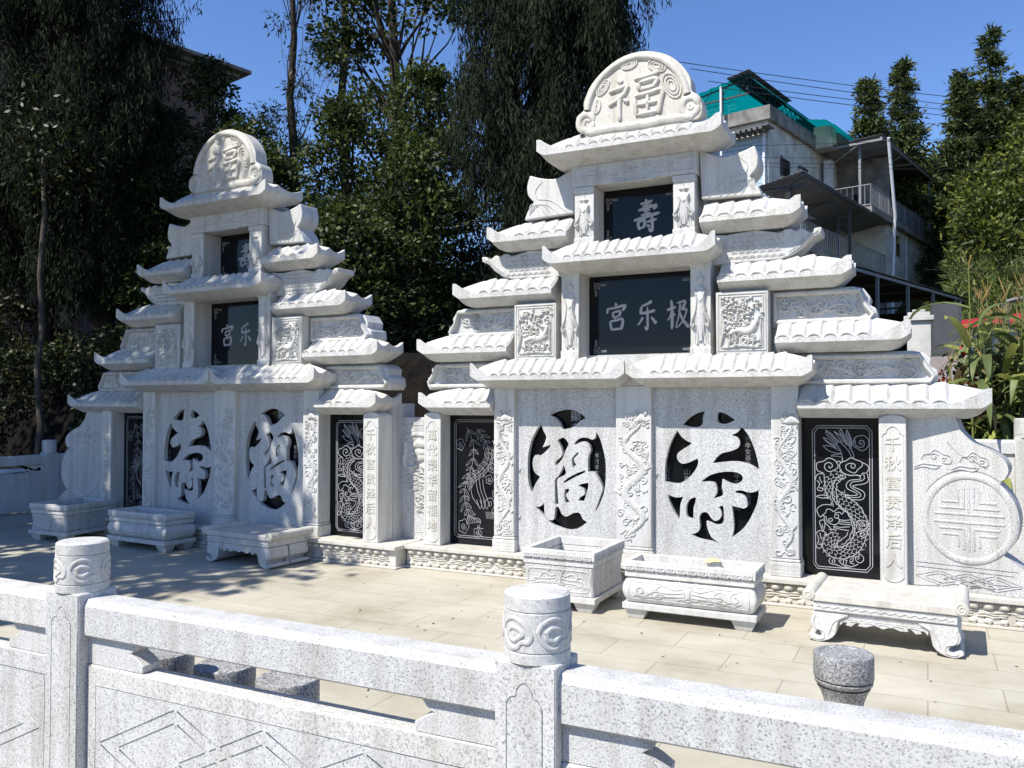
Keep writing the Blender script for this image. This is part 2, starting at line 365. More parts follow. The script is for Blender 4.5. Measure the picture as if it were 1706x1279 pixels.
FU= [[(-0.815, 1.493), (-0.743, 1.526), (-0.651, 1.545), (-0.58, 1.538), (-0.51, 1.509), (-0.462, 1.467), (-0.52, 1.439), (-0.58, 1.391), (-0.641, 1.372), (-0.687, 1.369), (-0.712, 1.413), (-0.753, 1.465)], [(-0.903, 1.416), (-0.882, 1.354), (-0.851, 1.298), (-0.862, 1.251), (-0.888, 1.198), (-0.805, 1.223), (-0.825, 1.19), (-0.909, 1.121), (-0.961, 1.125), (-0.987, 1.076), (-0.987, 1.019), (-0.966, 0.963), (-0.914, 0.927), (-0.961, 0.858), (-0.998, 0.771), (-1.03, 0.865), (-1.04, 0.989), (-1.035, 1.132), (-1.003, 1.257), (-0.95, 1.354)], [(-0.738, 1.267), (-0.682, 1.292), (-0.631, 1.236), (-0.656, 1.18), (-0.682, 1.114), (-0.718, 1.066), (-0.759, 1.036), (-0.759, 1.069), (-0.697, 1.127), (-0.697, 1.179)], [(-0.677, 1.043), (-0.657, 0.965), (-0.723, 0.925), (-0.743, 0.896), (-0.738, 0.793), (-0.731, 0.685), (-0.764, 0.683), (-0.766, 0.895), (-0.738, 0.933), (-0.702, 0.991)], [(-0.575, 1.242), (-0.53, 1.285), (-0.461, 1.294), (-0.401, 1.278), (-0.372, 1.297), (-0.362, 1.348), (-0.328, 1.289), (-0.294, 1.18), (-0.273, 1.061), (-0.273, 0.952), (-0.29, 0.814), (-0.334, 0.702), (-0.373, 0.635), (-0.368, 0.663), (-0.344, 0.729), (-0.309, 0.831), (-0.314, 0.877), (-0.353, 0.948), (-0.392, 0.988), (-0.441, 0.991), (-0.441, 1.111), (-0.416, 1.186), (-0.441, 1.241), (-0.49, 1.26), (-0.565, 1.227)], [(-0.54, 1.164), (-0.532, 1.15), (-0.576, 1.103), (-0.571, 1.07), (-0.553, 1.052), (-0.591, 1.018), (-0.599, 1.088), (-0.581, 1.126)], [(-0.682, 0.889), (-0.642, 0.923), (-0.561, 0.968), (-0.476, 0.999), (-0.476, 0.981), (-0.581, 0.93), (-0.672, 0.878)], [(-0.667, 0.824), (-0.627, 0.83), (-0.627, 0.807), (-0.657, 0.773), (-0.642, 0.741), (-0.617, 0.705), (-0.662, 0.703), (-0.672, 0.768)], [(-0.536, 0.867), (-0.481, 0.883), (-0.437, 0.89), (-0.442, 0.843), (-0.462, 0.778), (-0.482, 0.722), (-0.536, 0.728), (-0.521, 0.757), (-0.477, 0.786), (-0.481, 0.832), (-0.521, 0.854)], [(-0.956, 0.649), (-0.909, 0.657), (-0.873, 0.692), (-0.867, 0.588), (-0.836, 0.543), (-0.805, 0.535), (-0.775, 0.551), (-0.762, 0.655), (-0.728, 0.657), (-0.698, 0.598), (-0.652, 0.577), (-0.592, 0.609), (-0.527, 0.617), (-0.492, 0.564), (-0.452, 0.539), (-0.522, 0.488), (-0.602, 0.46), (-0.683, 0.464), (-0.785, 0.499), (-0.867, 0.56)]]
SHOU= [[(0.419, 1.421), (0.481, 1.482), (0.547, 1.52), (0.611, 1.534), (0.594, 1.492), (0.589, 1.432), (0.556, 1.403), (0.49, 1.403)], [(0.721, 1.53), (0.787, 1.512), (0.859, 1.462), (0.796, 1.434), (0.75, 1.431), (0.718, 1.447), (0.712, 1.493)], [(0.372, 1.373), (0.405, 1.322), (0.452, 1.285), (0.499, 1.263), (0.433, 1.219), (0.38, 1.181), (0.37, 1.133), (0.404, 1.092), (0.451, 1.094), (0.498, 1.114), (0.545, 1.139), (0.55, 1.092), (0.517, 1.026), (0.46, 0.963), (0.393, 0.923), (0.326, 0.92), (0.264, 0.932), (0.264, 1.055), (0.284, 1.169), (0.318, 1.273)], [(0.913, 1.408), (0.876, 1.362), (0.827, 1.338), (0.876, 1.321), (0.896, 1.28), (0.88, 1.235), (0.822, 1.206), (0.749, 1.186), (0.703, 1.148), (0.673, 1.101), (0.748, 1.112), (0.857, 1.122), (0.946, 1.109), (1.008, 1.084), (1.05, 1.054), (1.039, 1.135), (1.009, 1.242), (0.966, 1.341)], [(0.574, 0.943), (0.638, 0.994), (0.72, 1.024), (0.802, 1.036), (0.874, 1.03), (0.914, 1.004), (0.91, 0.963), (0.856, 0.934), (0.802, 0.945), (0.752, 0.971), (0.747, 0.906), (0.754, 0.838), (0.678, 0.809), (0.701, 0.849), (0.706, 0.895), (0.683, 0.94), (0.637, 0.947)], [(0.287, 0.822), (0.355, 0.8), (0.423, 0.81), (0.397, 0.741), (0.39, 0.605), (0.344, 0.673), (0.306, 0.755)], [(0.497, 0.802), (0.53, 0.809), (0.525, 0.771), (0.51, 0.719), (0.508, 0.626), (0.468, 0.633), (0.447, 0.669), (0.449, 0.735), (0.468, 0.778)], [(0.719, 0.74), (0.755, 0.753), (0.762, 0.706), (0.759, 0.624), (0.727, 0.594), (0.681, 0.596), (0.617, 0.615), (0.626, 0.551), (0.662, 0.48), (0.715, 0.447), (0.635, 0.45), (0.551, 0.467), (0.491, 0.497), (0.542, 0.518), (0.563, 0.565), (0.557, 0.648), (0.59, 0.687), (0.627, 0.684), (0.663, 0.636), (0.7, 0.622), (0.737, 0.654), (0.741, 0.705)], [(0.86, 0.88), (0.909, 0.886), (0.962, 0.871), (1.016, 0.878), (1.048, 0.897), (1.033, 0.793), (0.988, 0.683), (0.925, 0.58), (0.831, 0.499), (0.843, 0.602), (0.828, 0.755), (0.882, 0.745), (0.926, 0.738), (0.953, 0.762), (0.944, 0.825), (0.909, 0.855), (0.864, 0.862)]]
DRAGON= [[(1.448, 1.382), (1.486, 1.422), (1.855, 1.424), (1.893, 1.381), (1.888, 0.321), (1.849, 0.274), (1.479, 0.275), (1.449, 0.315), (1.448, 1.382)], [(1.465, 1.366), (1.491, 1.404), (1.845, 1.406), (1.874, 1.38), (1.87, 0.328), (1.84, 0.292), (1.487, 0.292), (1.466, 0.322), (1.465, 1.366)], [(1.551, 1.386), (1.558, 1.352), (1.597, 1.316), (1.636, 1.28)], [(1.551, 1.386), (1.587, 1.363), (1.617, 1.332), (1.656, 1.291)], [(1.53, 1.325), (1.562, 1.289), (1.601, 1.264), (1.631, 1.243)], [(1.53, 1.325), (1.572, 1.315), (1.607, 1.285), (1.626, 1.275)], [(1.527, 1.262), (1.571, 1.221), (1.626, 1.206), (1.665, 1.202)], [(1.527, 1.262), (1.587, 1.258), (1.636, 1.233), (1.655, 1.223)], [(1.612, 1.379), (1.646, 1.333), (1.675, 1.286)], [(1.612, 1.379), (1.656, 1.348), (1.69, 1.292)], [(1.558, 1.376), (1.597, 1.337), (1.636, 1.296)], [(1.537, 1.315), (1.587, 1.279), (1.631, 1.259)], [(1.662, 1.398), (1.656, 1.369), (1.685, 1.323), (1.704, 1.271)], [(1.662, 1.398), (1.681, 1.365), (1.71, 1.318), (1.719, 1.261)], [(1.666, 1.37), (1.695, 1.318), (1.709, 1.271)], [(1.708, 1.391), (1.705, 1.354), (1.724, 1.308), (1.728, 1.24)], [(1.708, 1.391), (1.734, 1.339), (1.743, 1.282), (1.736, 1.23)], [(1.715, 1.365), (1.734, 1.313), (1.736, 1.261)], [(1.588, 1.184), (1.625, 1.196), (1.67, 1.197)], [(1.588, 1.179), (1.625, 1.18), (1.669, 1.174)], [(1.738, 1.235), (1.752, 1.21), (1.759, 1.179), (1.742, 1.168)], [(1.626, 1.28), (1.65, 1.244), (1.67, 1.197), (1.674, 1.135)], [(1.626, 1.28), (1.641, 1.293), (1.656, 1.294), (1.694, 1.255), (1.728, 1.209), (1.74, 1.168)], [(1.753, 1.288), (1.768, 1.33), (1.821, 1.349), (1.859, 1.326), (1.87, 1.285), (1.853, 1.249), (1.82, 1.227), (1.782, 1.247), (1.755, 1.267), (1.753, 1.288)], [(1.768, 1.314), (1.772, 1.273), (1.806, 1.253), (1.834, 1.269), (1.832, 1.3), (1.811, 1.31), (1.799, 1.289), (1.813, 1.276), (1.82, 1.289)], [(1.53, 1.041), (1.486, 1.06), (1.478, 1.097), (1.486, 1.123), (1.531, 1.135), (1.571, 1.163), (1.62, 1.143), (1.642, 1.102), (1.624, 1.075), (1.575, 1.053), (1.541, 1.078), (1.546, 1.115), (1.581, 1.126), (1.6, 1.101), (1.58, 1.082), (1.57, 1.1)], [(1.63, 1.133), (1.65, 1.139), (1.669, 1.129)], [(1.751, 1.028), (1.702, 1.036), (1.664, 1.061), (1.652, 1.103), (1.664, 1.129), (1.703, 1.146), (1.737, 1.168), (1.776, 1.153), (1.814, 1.139), (1.819, 1.108), (1.79, 1.081), (1.765, 1.049), (1.732, 1.058), (1.703, 1.078), (1.7, 1.109), (1.732, 1.126), (1.766, 1.117), (1.761, 1.088), (1.737, 1.095), (1.742, 1.116)], [(1.819, 1.134), (1.857, 1.114), (1.866, 1.084), (1.847, 1.052), (1.823, 1.051), (1.808, 1.03), (1.78, 1.034), (1.751, 1.028)], [(1.717, 1.027), (1.78, 1.032), (1.804, 1.02), (1.799, 1.001), (1.731, 0.991), (1.702, 0.958), (1.711, 0.922), (1.778, 0.889), (1.769, 0.873), (1.686, 0.869)], [(1.828, 1.041), (1.835, 1.011), (1.808, 0.989), (1.75, 0.979), (1.731, 0.954), (1.74, 0.932), (1.802, 0.89), (1.792, 0.859), (1.706, 0.855)], [(1.856, 1.047), (1.863, 0.996), (1.837, 0.969), (1.76, 0.951), (1.752, 0.94), (1.817, 0.912), (1.836, 0.882), (1.816, 0.842), (1.739, 0.838)], [(1.535, 1.025), (1.54, 0.962), (1.544, 0.91), (1.559, 0.858), (1.583, 0.834), (1.598, 0.814)], [(1.707, 1.037), (1.653, 1.019), (1.614, 0.981), (1.599, 0.923), (1.598, 0.87), (1.608, 0.825), (1.661, 0.77)], [(1.692, 1.026), (1.697, 1.01), (1.663, 0.998), (1.658, 0.983), (1.628, 0.955), (1.633, 0.935), (1.623, 0.921)], [(1.623, 0.921), (1.681, 0.874), (1.725, 0.846), (1.773, 0.812), (1.811, 0.768), (1.839, 0.708), (1.865, 0.653)], [(1.842, 0.549), (1.823, 0.491), (1.784, 0.426), (1.735, 0.391), (1.677, 0.365), (1.618, 0.366), (1.574, 0.383), (1.535, 0.417), (1.518, 0.457), (1.526, 0.505), (1.551, 0.544), (1.601, 0.573)], [(1.623, 0.921), (1.628, 0.872), (1.632, 0.826), (1.661, 0.77), (1.719, 0.726), (1.748, 0.676), (1.759, 0.615), (1.751, 0.552), (1.727, 0.504), (1.688, 0.47), (1.644, 0.456), (1.629, 0.481), (1.649, 0.509), (1.698, 0.549), (1.708, 0.58)], [(1.69, 0.759), (1.724, 0.701), (1.738, 0.65), (1.747, 0.604), (1.727, 0.561), (1.722, 0.53), (1.698, 0.507), (1.688, 0.486), (1.659, 0.481)], [(1.479, 0.854), (1.509, 0.863), (1.554, 0.863)], [(1.479, 0.848), (1.514, 0.84), (1.568, 0.842)], [(1.479, 0.854), (1.476, 0.849), (1.479, 0.847)], [(1.602, 0.777), (1.598, 0.803), (1.585, 0.805), (1.59, 0.787), (1.558, 0.79), (1.518, 0.783), (1.483, 0.755), (1.48, 0.728), (1.502, 0.687), (1.523, 0.704), (1.548, 0.727)], [(1.548, 0.732), (1.553, 0.751), (1.582, 0.752), (1.607, 0.736), (1.641, 0.766), (1.68, 0.748), (1.665, 0.718), (1.651, 0.733), (1.612, 0.725)], [(1.522, 0.699), (1.547, 0.69), (1.557, 0.654), (1.606, 0.631), (1.64, 0.649), (1.646, 0.68), (1.621, 0.684)], [(1.616, 0.715), (1.636, 0.714), (1.641, 0.696), (1.626, 0.684), (1.611, 0.694), (1.616, 0.715)], [(1.572, 0.679), (1.592, 0.68), (1.594, 0.662), (1.577, 0.655), (1.567, 0.668), (1.572, 0.679)], [(1.532, 0.689), (1.542, 0.643), (1.571, 0.613), (1.591, 0.591), (1.615, 0.595)], [(1.646, 0.675), (1.68, 0.67), (1.723, 0.677)], [(1.645, 0.66), (1.684, 0.657), (1.728, 0.654)], [(1.643, 0.644), (1.684, 0.639), (1.733, 0.639)], [(1.601, 0.623), (1.65, 0.613), (1.723, 0.623)], [(1.606, 0.61), (1.655, 0.598), (1.718, 0.592)], [(1.497, 0.65), (1.507, 0.661), (1.532, 0.663), (1.539, 0.637), (1.526, 0.579), (1.507, 0.609), (1.497, 0.65)], [(1.517, 0.63), (1.522, 0.599)], [(1.466, 0.543), (1.487, 0.573), (1.512, 0.578), (1.536, 0.569), (1.551, 0.554), (1.531, 0.542)], [(1.501, 0.561), (1.506, 0.525), (1.516, 0.504)], [(1.481, 0.544), (1.491, 0.502), (1.481, 0.47), (1.511, 0.467), (1.505, 0.44), (1.476, 0.438), (1.471, 0.464)], [(1.467, 0.98), (1.48, 1.023), (1.51, 1.035), (1.54, 1.03)], [(1.5, 1.013), (1.505, 0.982), (1.52, 0.961)], [(1.48, 0.981), (1.5, 0.955), (1.494, 0.923), (1.524, 0.919), (1.519, 0.898), (1.489, 0.902), (1.482, 0.923)], [(1.774, 0.637), (1.776, 0.668), (1.815, 0.681), (1.848, 0.667), (1.848, 0.626), (1.824, 0.599), (1.795, 0.612), (1.795, 0.648), (1.819, 0.66), (1.834, 0.646), (1.819, 0.632), (1.812, 0.644)], [(1.766, 0.574), (1.804, 0.595), (1.843, 0.595), (1.852, 0.57), (1.833, 0.548), (1.804, 0.556), (1.802, 0.577), (1.823, 0.586), (1.83, 0.568), (1.816, 0.562)], [(1.848, 0.657), (1.865, 0.648), (1.852, 0.626), (1.864, 0.612), (1.852, 0.59), (1.864, 0.571)], [(1.784, 0.415), (1.817, 0.398), (1.822, 0.367), (1.797, 0.344), (1.769, 0.358), (1.764, 0.388), (1.788, 0.395), (1.788, 0.375), (1.774, 0.376)], [(1.579, 0.368), (1.567, 0.341), (1.579, 0.321), (1.623, 0.314), (1.676, 0.298), (1.735, 0.308), (1.783, 0.333)], [(1.638, 0.352), (1.657, 0.327), (1.696, 0.305)], [(1.677, 0.36), (1.672, 0.318), (1.701, 0.308)], [(1.701, 0.362), (1.691, 0.32), (1.725, 0.312)], [(1.745, 0.387), (1.745, 0.355), (1.72, 0.343), (1.754, 0.33)], [(1.599, 0.354), (1.589, 0.342), (1.598, 0.328)], [(1.613, 0.352), (1.606, 0.341), (1.613, 0.329)]]
DRBODY= [([(1.683, 1.033), (1.619, 1.018), (1.574, 0.974), (1.569, 0.921), (1.576, 0.869), (1.593, 0.834)], 0.042), ([(1.633, 0.887), (1.681, 0.823), (1.748, 0.764), (1.791, 0.695), (1.805, 0.628), (1.799, 0.545), (1.76, 0.46), (1.697, 0.414), (1.629, 0.408), (1.575, 0.441), (1.565, 0.487), (1.6, 0.542), (1.659, 0.572)], 0.062)]
SCROLL= [(2.175, 1.484), (2.474, 1.487), (2.505, 1.405), (2.584, 1.316), (2.7, 1.261), (2.784, 1.196), (2.81, 1.122), (2.783, 1.055), (2.721, 1.026), (2.767, 0.996), (2.842, 0.903), (2.874, 0.764), (2.846, 0.617), (2.769, 0.515), (2.844, 0.464), (2.904, 0.416)]
RING= [(2.565, 0.745), (2.259, 0.727), (2.859, 0.763), (2.569, 1.091), (2.562, 0.418)]
BULB= [(0.562, 3.774), (0.74, 3.678), (0.9, 3.692), (1.027, 3.735), (1.056, 3.636), (1.046, 3.547), (0.987, 3.48), (1.045, 3.408), (1.083, 3.318), (0.586, 3.333)]
FISH= [(0.786, 3.012), (1.032, 3.034), (1.223, 2.992), (1.261, 3.018), (1.308, 3.019), (1.345, 2.996), (1.392, 3.016), (1.437, 2.987), (1.465, 2.97), (1.492, 3.006), (1.542, 3.011), (1.538, 2.963), (1.465, 2.931), (1.409, 2.868), (1.316, 2.803), (1.222, 2.776), (0.785, 2.769)]
DISC= [(-0.401, 3.968), (-0.475, 4.065), (-0.487, 4.147), (-0.418, 4.201), (-0.418, 4.271), (-0.344, 4.419), (-0.203, 4.543), (-0.038, 4.618), (0.151, 4.625), (0.335, 4.559), (0.463, 4.448), (0.539, 4.318), (0.548, 4.215), (0.609, 4.165), (0.638, 4.074), (0.628, 4.001), (0.588, 3.967), (0.512, 3.968)]

# ------------------------------------------------------------------ brush characters (unit square strokes: points, radii)
def st(*p, w=(.055, .05)): return (list(p), w)
CH = {
'fu': [st((.20, .98), (.29, .88), w=(.03, .06)), st((.04, .72), (.20, .76), (.38, .82), w=(.03, .055)), st((.38, .82), (.33, .64), (.20, .50), (.03, .40), w=(.06, .02)), st((.24, .58), (.23, .30), (.24, .0), w=(.05, .045)), st((.30, .50), (.40, .40), w=(.03, .05)),
       st((.50, .92), (.72, .95), (.95, 1.0), w=(.04, .05)), st((.56, .82), (.60, .64), w=(.05, .04)), st((.57, .82), (.90, .86), (.84, .66), w=(.04, .055)), st((.60, .66), (.82, .68), w=(.035, .04)),
       st((.50, .52), (.54, .04), w=(.05, .045)), st((.50, .52), (.78, .56), (1.0, .58), (.96, .30), (.93, .04), w=(.04, .06)), st((.54, .08), (.92, .10), w=(.04, .045)), st((.74, .54), (.74, .10), w=(.04, .04)), st((.54, .31), (.93, .33), w=(.035, .035))],
'shou': [st((.28, .88), (.50, .91), (.72, .95), w=(.03, .04)), st((.49, 1.02), (.51, .80), w=(.04, .035)), st((.34, .79), (.68, .84), w=(.03, .035)), st((.20, .68), (.50, .74), (.86, .80), (.74, .68), w=(.035, .045)),
       st((.38, .64), (.64, .69), w=(.028, .03)), st((.51, .66), (.50, .55), w=(.03, .03)), st((.30, .53), (.68, .58), w=(.03, .035)), st((.04, .38), (.40, .45), (.98, .56), w=(.04, .045)),
       st((.18, .32), (.25, .07), w=(.045, .035)), st((.18, .31), (.44, .36), (.40, .13), w=(.035, .045)), st((.24, .12), (.40, .15), w=(.03, .03)), st((.50, .30), (.88, .37), w=(.035, .035)), st((.70, .50), (.70, .03), (.58, .10), w=(.045, .04)), st((.52, .23), (.60, .14), w=(.025, .045))],
'ji': [st((.0, .66), (.20, .70), (.40, .76), w=(.05, .045)), st((.20, 1.0), (.24, .5), (.22, .0), w=(.05, .05)), st((.22, .62), (.14, .42), (.02, .30), w=(.045, .015)), st((.26, .56), (.36, .46), w=(.03, .045)),
       st((.46, .88), (.82, .94), (.76, .78), (.68, .64), w=(.035, .055)), st((.68, .64), (.88, .66), (.78, .38), (.60, .16), (.40, .04), w=(.04, .02)), st((.60, .88), (.54, .46), (.38, .04), w=(.045, .015)), st((.56, .60), (.72, .30), (1.0, .04), w=(.03, .065))],
'le': [st((.74, 1.0), (.50, .90), (.26, .84), w=(.06, .03)), st((.27, .84), (.20, .60), w=(.045, .045)), st((.16, .60), (.50, .61), (.90, .68), w=(.045, .05)), st((.53, .80), (.53, .05), (.40, .14), w=(.045, .035)), st((.32, .46), (.22, .32), (.08, .18), w=(.05, .02)), st((.70, .46), (.82, .34), (.94, .22), w=(.03, .065))],
'gong': [st((.46, 1.0), (.54, .90), w=(.04, .055)), st((.12, .84), (.07, .64), w=(.04, .05)), st((.11, .80), (.50, .84), (.95, .90), (.80, .72), w=(.035, .055)), st((.34, .68), (.38, .48), w=(.045, .04)), st((.34, .67), (.70, .71), (.64, .52), w=(.035, .05)), st((.38, .50), (.64, .53), w=(.035, .035)),
       st((.50, .50), (.42, .40), w=(.035, .03)), st((.22, .37), (.29, .03), w=(.05, .045)), st((.22, .36), (.50, .39), (.82, .42), (.75, .05), w=(.035, .055)), st((.28, .07), (.75, .10), w=(.04, .045))]}
def brush(mb, ch, x, z, w, h, y, d, k=4, thin=1.0):
    for pts, (a, b) in CH[ch]:
        P = cat_rom([(x+p[0]*w, z+p[1]*h) for p in pts], 4)
        n = len(P); rs = [(a+(b-a)*i/(n-1))*min(w, h)*thin*1.3 for i in range(n)]
        mb.ribbon(P, rs, y, d, k)
LINE = .0027
def fret(mb, x, z, sx, sz, s, y):          # key-fret corner ornament
    q = lambda pts: mb.ribbon([(x+sx*a*s, z+sz*b*s) for a, b in pts], LINE*.8, y, .002, 2, taper=False)
    q([(0, 0), (.34, 0), (.34, .34), (0, .34), (0, 0)]); q([(.12, .12), (.24, .12), (.24, .24), (.12, .24), (.12, .12)])
    q([(.34, .05), (.48, .05), (.48, .20), (1, .20), (1, .10), (.58, .10), (.58, -.02)]); q([(.05, .34), (.05, .48), (.20, .48), (.20, 1), (.10, 1), (.10, .58), (-.02, .58)])
    q([(.34, .40), (.44, .40), (.44, .30)]); q([(.40, .34), (.40, .44), (.30, .44)])
# ------------------------------------------------------------------ curved tiled eave
def eave_mesh(x0, x1, zb, yf, yb, free0, free1, tile, lift=.115, dep=.16, L=.24, thin=.075, rdg=.19):
    mb = MB(); xs = []
    a = x0+(L if free0 else 0); b = x1-(L if free1 else 0)
    if free0: xs += [(x0+L*(i/12)**1.3, 0) for i in range(12)]
    nt = max(1, round((b-a)/tile)); tw = (b-a)/nt
    for i in range(nt):
        for q in (0, .06, .18, .38, .6, .82, .92): xs.append((a+tw*(i+q), q))
    xs.append((b, 0))
    if free1: xs += [(x1-L*(1-i/12)**1.3, 0) for i in range(1, 13)]
    ym = yf+rdg; secs = []; nx = len(xs)
    Lb = L*.62
    for (x, t) in xs:
        s = min((x-x0) if free0 else 9, (x1-x) if free1 else 9); e = max(0, 1-s/L); eb = max(0, 1-s/Lb)
        lb = .045*max(0, 1-s/.085)**1.5; es = max(0, 1-s/.15)**1.2; lt = lift*.92*(min(1, e*1.16)**1.7)
        mid = e == 0
        bump = ((min(1, t/.82)**.55 if t < .85 else (1-t)/.15*.9) if mid else .25*(1-e))*.026
        zt = zb+.040+lt*1.05; zr = zb+.182-.055*e**1.2
        ydn = dep*(1-.55*es)
        row = [(x, yf+ydn, zb-thin*(1-.93*es)+lb), (x, yf, zb+lb), (x, yf+.002, zt+bump*.25)]
        cv = .020+.028*e
        for q in (.05, .2, .4, .65, .88): row.append((x, yf+(ym-yf)*q, zt+(zr-zt)*q**1.02+bump*min(1, q*9)-cv*math.sin(math.pi*q)))
        row.append((x, ym, zr+bump*.8))
        for q in (.88, .65, .4, .2, .05): row.append((x, yb-(yb-ym)*q, zt+(zr-zt)*q**1.02+bump*min(1, q*9)-cv*math.sin(math.pi*q)))
        row += [(x, yb-.002, zt+bump*.25), (x, yb, zb+lb), (x, yb-ydn, zb-thin*(1-.93*es)+lb)]
        secs.append(row)
    mb.loft(secs)
    # round tile ends along the fascia
    for yy, sg in ((yf, 1),):
        for i in range(nt):
            c = a+tw*(i+.5); zc = zb+.044
            mb.ribbon([(c-tw*.36, zc-.004), (c-tw*.22, zc+.014), (c, zc+.020), (c+tw*.22, zc+.014), (c+tw*.36, zc-.004)], .009, yy+.002, .007, 3)
    return mb
def lady(mb, cx, z0, h, y, w):             # robed figure in low relief
    mb.ribbon([(cx, z0+.80*h), (cx, z0+.87*h), (cx, z0+.93*h)], [w*.20, w*.24, w*.16], y, .022, 6)            # head
    mb.ribbon([(cx, z0+.93*h), (cx, z0+.985*h)], [w*.16, w*.10], y, .016, 4)                                  # bun
    mb.ribbon([(cx, z0+.06*h), (cx, z0+.30*h), (cx, z0+.55*h), (cx, z0+.74*h), (cx, z0+.80*h)], [w*.34, w*.32, w*.27, w*.30, w*.12], y, .026, 6)
    for s in (-1, 1):
        mb.ribbon(cat_rom([(cx+s*.26*w, z0+.73*h), (cx+s*.16*w, z0+.60*h), (cx+s*.24*w, z0+.44*h), (cx+s*.44*w, z0+.30*h), (cx+s*.38*w, z0+.24*h), (cx+s*.28*w, z0+.30*h)], 3), w*.07, y-.006, .026, 4)
        for q in (.08, .17, .26): mb.ribbon([(cx+s*q*w, z0+.52*h), (cx+s*q*1.25*w, z0+.07*h)], .005, y-.018, .010, 3)
        mb.ribbon([(cx+s*.12*w, z0+.045*h), (cx+s*.20*w, z0+.02*h)], w*.07, y, .03, 4)
    mb.ribbon([(cx-.12*w, z0+.62*h), (cx, z0+.58*h), (cx+.12*w, z0+.62*h)], .012, y-.022, .014, 3)
def mirror(P): return [(-x, z) for x, z in P][::-1]
def box_part(name, m, parent, *b, bevel=.006): return MB().box(*b).build(name, m, parent, bevel=bevel)
def body_arcs(mb, path, w, y):             # fish scales between two body edges
    P = cat_rom(path, 8); n = len(P); step = .026; acc = 0; row = 0
    for i in range(1, n-1):
        acc += math.hypot(P[i][0]-P[i-1][0], P[i][1]-P[i-1][1])
        if acc < step: continue
        acc = 0; row += 1
        tx, tz = P[i+1][0]-P[i-1][0], P[i+1][1]-P[i-1][1]; l = math.hypot(tx, tz); tx, tz = tx/l, tz/l; nx, nz = -tz, tx
        k = max(2, round(2*w/.030)); sp = 2*w/k
        for j in range(k+(row % 2)):
            o = -w+sp*(j+.5-(.5 if row % 2 else 0))
            arc = []
            for q in range(5):
                t = -1+q/2; uu = o+t*sp*.5; d = -step*.85*(1-t*t)
                if abs(uu) > w: continue
                arc.append((P[i][0]+nx*uu+tx*d, P[i][1]+nz*uu+tz*d))
            mb.ribbon(arc, LINE*.72, y, .0015, 2, taper=False)
def phoenix(mb, x0, x1, z0, z1, y):
    w = x1-x0; h = z1-z0; T = lambda P: [(x0+a*w, z0+(1-b)*h) for a, b in P]
    rb = lambda P, r=LINE*.8, n=3: mb.ribbon(cat_rom(T(P), n), r, y, .0015, 2, taper=False)
    for sp, ln in (([(.26, .05), (.42, .20), (.40, .36), (.28, .50), (.20, .62), (.24, .74), (.34, .84)], .085), ([(.50, .06), (.66, .14), (.78, .24), (.76, .33), (.62, .42), (.42, .48), (.30, .54)], .075)):
        rb(sp)
        P = T(cat_rom(sp, 4))
        for i in range(1, len(P)-1, 2):
            tx, tz = P[i+1][0]-P[i-1][0], P[i+1][1]-P[i-1][1]; l = math.hypot(tx, tz) or 1; tx, tz = tx/l, tz/l
            for sg in (-1, 1):
                L0 = ln*(1.0+.25*math.sin(i*2.1+sg)); dx, dz = tx*.80+sg*(-tz)*.6, tz*.80+sg*tx*.6; a0 = P[i]; q0 = (a0[0]+sg*(-tz)*.008, a0[1]+sg*tx*.008)
                for k in (-1, 1): mb.ribbon(cat_rom([q0, (q0[0]+dx*L0*.5-dz*k*.011, q0[1]+dz*L0*.5+dx*k*.011), (q0[0]+dx*L0, q0[1]+dz*L0)], 3), LINE*.55, y, .0015, 2, taper=False)
    rb([(.86, .24), (.84, .34), (.66, .44), (.44, .50), (.36, .56), (.40, .66), (.56, .74)]); rb([(.90, .24), (.87, .35), (.68, .46), (.46, .52), (.39, .57)])
    for a in (.48, .56, .64): rb([(a, .50), (a+.04, .60), (a+.14, .70), (a+.10, .76), (a+.02, .68)])
    rb([(.70, .74), (.72, .68), (.86, .66), (.92, .72), (.86, .78), (.98, .80)]); rb([(.80, .70), (.84, .69), (.85, .72), (.81, .73), (.80, .70)])
    for i in range(7): rb([(.24+.05*i, .80+.01*i), (.30+.05*i, .88), (.26+.05*i, .90-.005*i)], LINE*.7, 2); rb([(.72+.03*i, .78), (.74+.03*i, .84)], LINE*.7, 2)
    rb([(.48, .84), (.60, .86), (.56, .92), (.66, .93)]); rb([(.52, .90), (.56, .98), (.66, 1.0)])
    for cx, cz, r in ((.10, .20, .10), (.86, .40, .08), (.80, .50, .08), (.18, .92, .12), (.52, .97, .09), (.94, .62, .06)):
        pts = [(cx+r*(1+.16*math.cos(5*t))*math.cos(t), cz+.5*r*(1+.16*math.cos(5*t))*math.sin(t)) for t in [i*.35 for i in range(19)]]
        rb(pts, LINE*.7, 1); rb([(a, cz+(b-cz)*.5) for a, b in spiral(cx, cz, r*.55, 1.6)], LINE*.7, 1)
def frame_lines(mb, x0, x1, z0, z1, y, c=.03):
    for o in (0, .018):
        a, b, p, q = x0+o, x1-o, z0+o, z1-o
        mb.ribbon([(a+c, p), (b-c, p), (b, p+c), (b, q-c), (b-c, q), (a+c, q), (a, q-c), (a, p+c), (a+c, p)], LINE*.8, y, .0015, 2, taper=False)

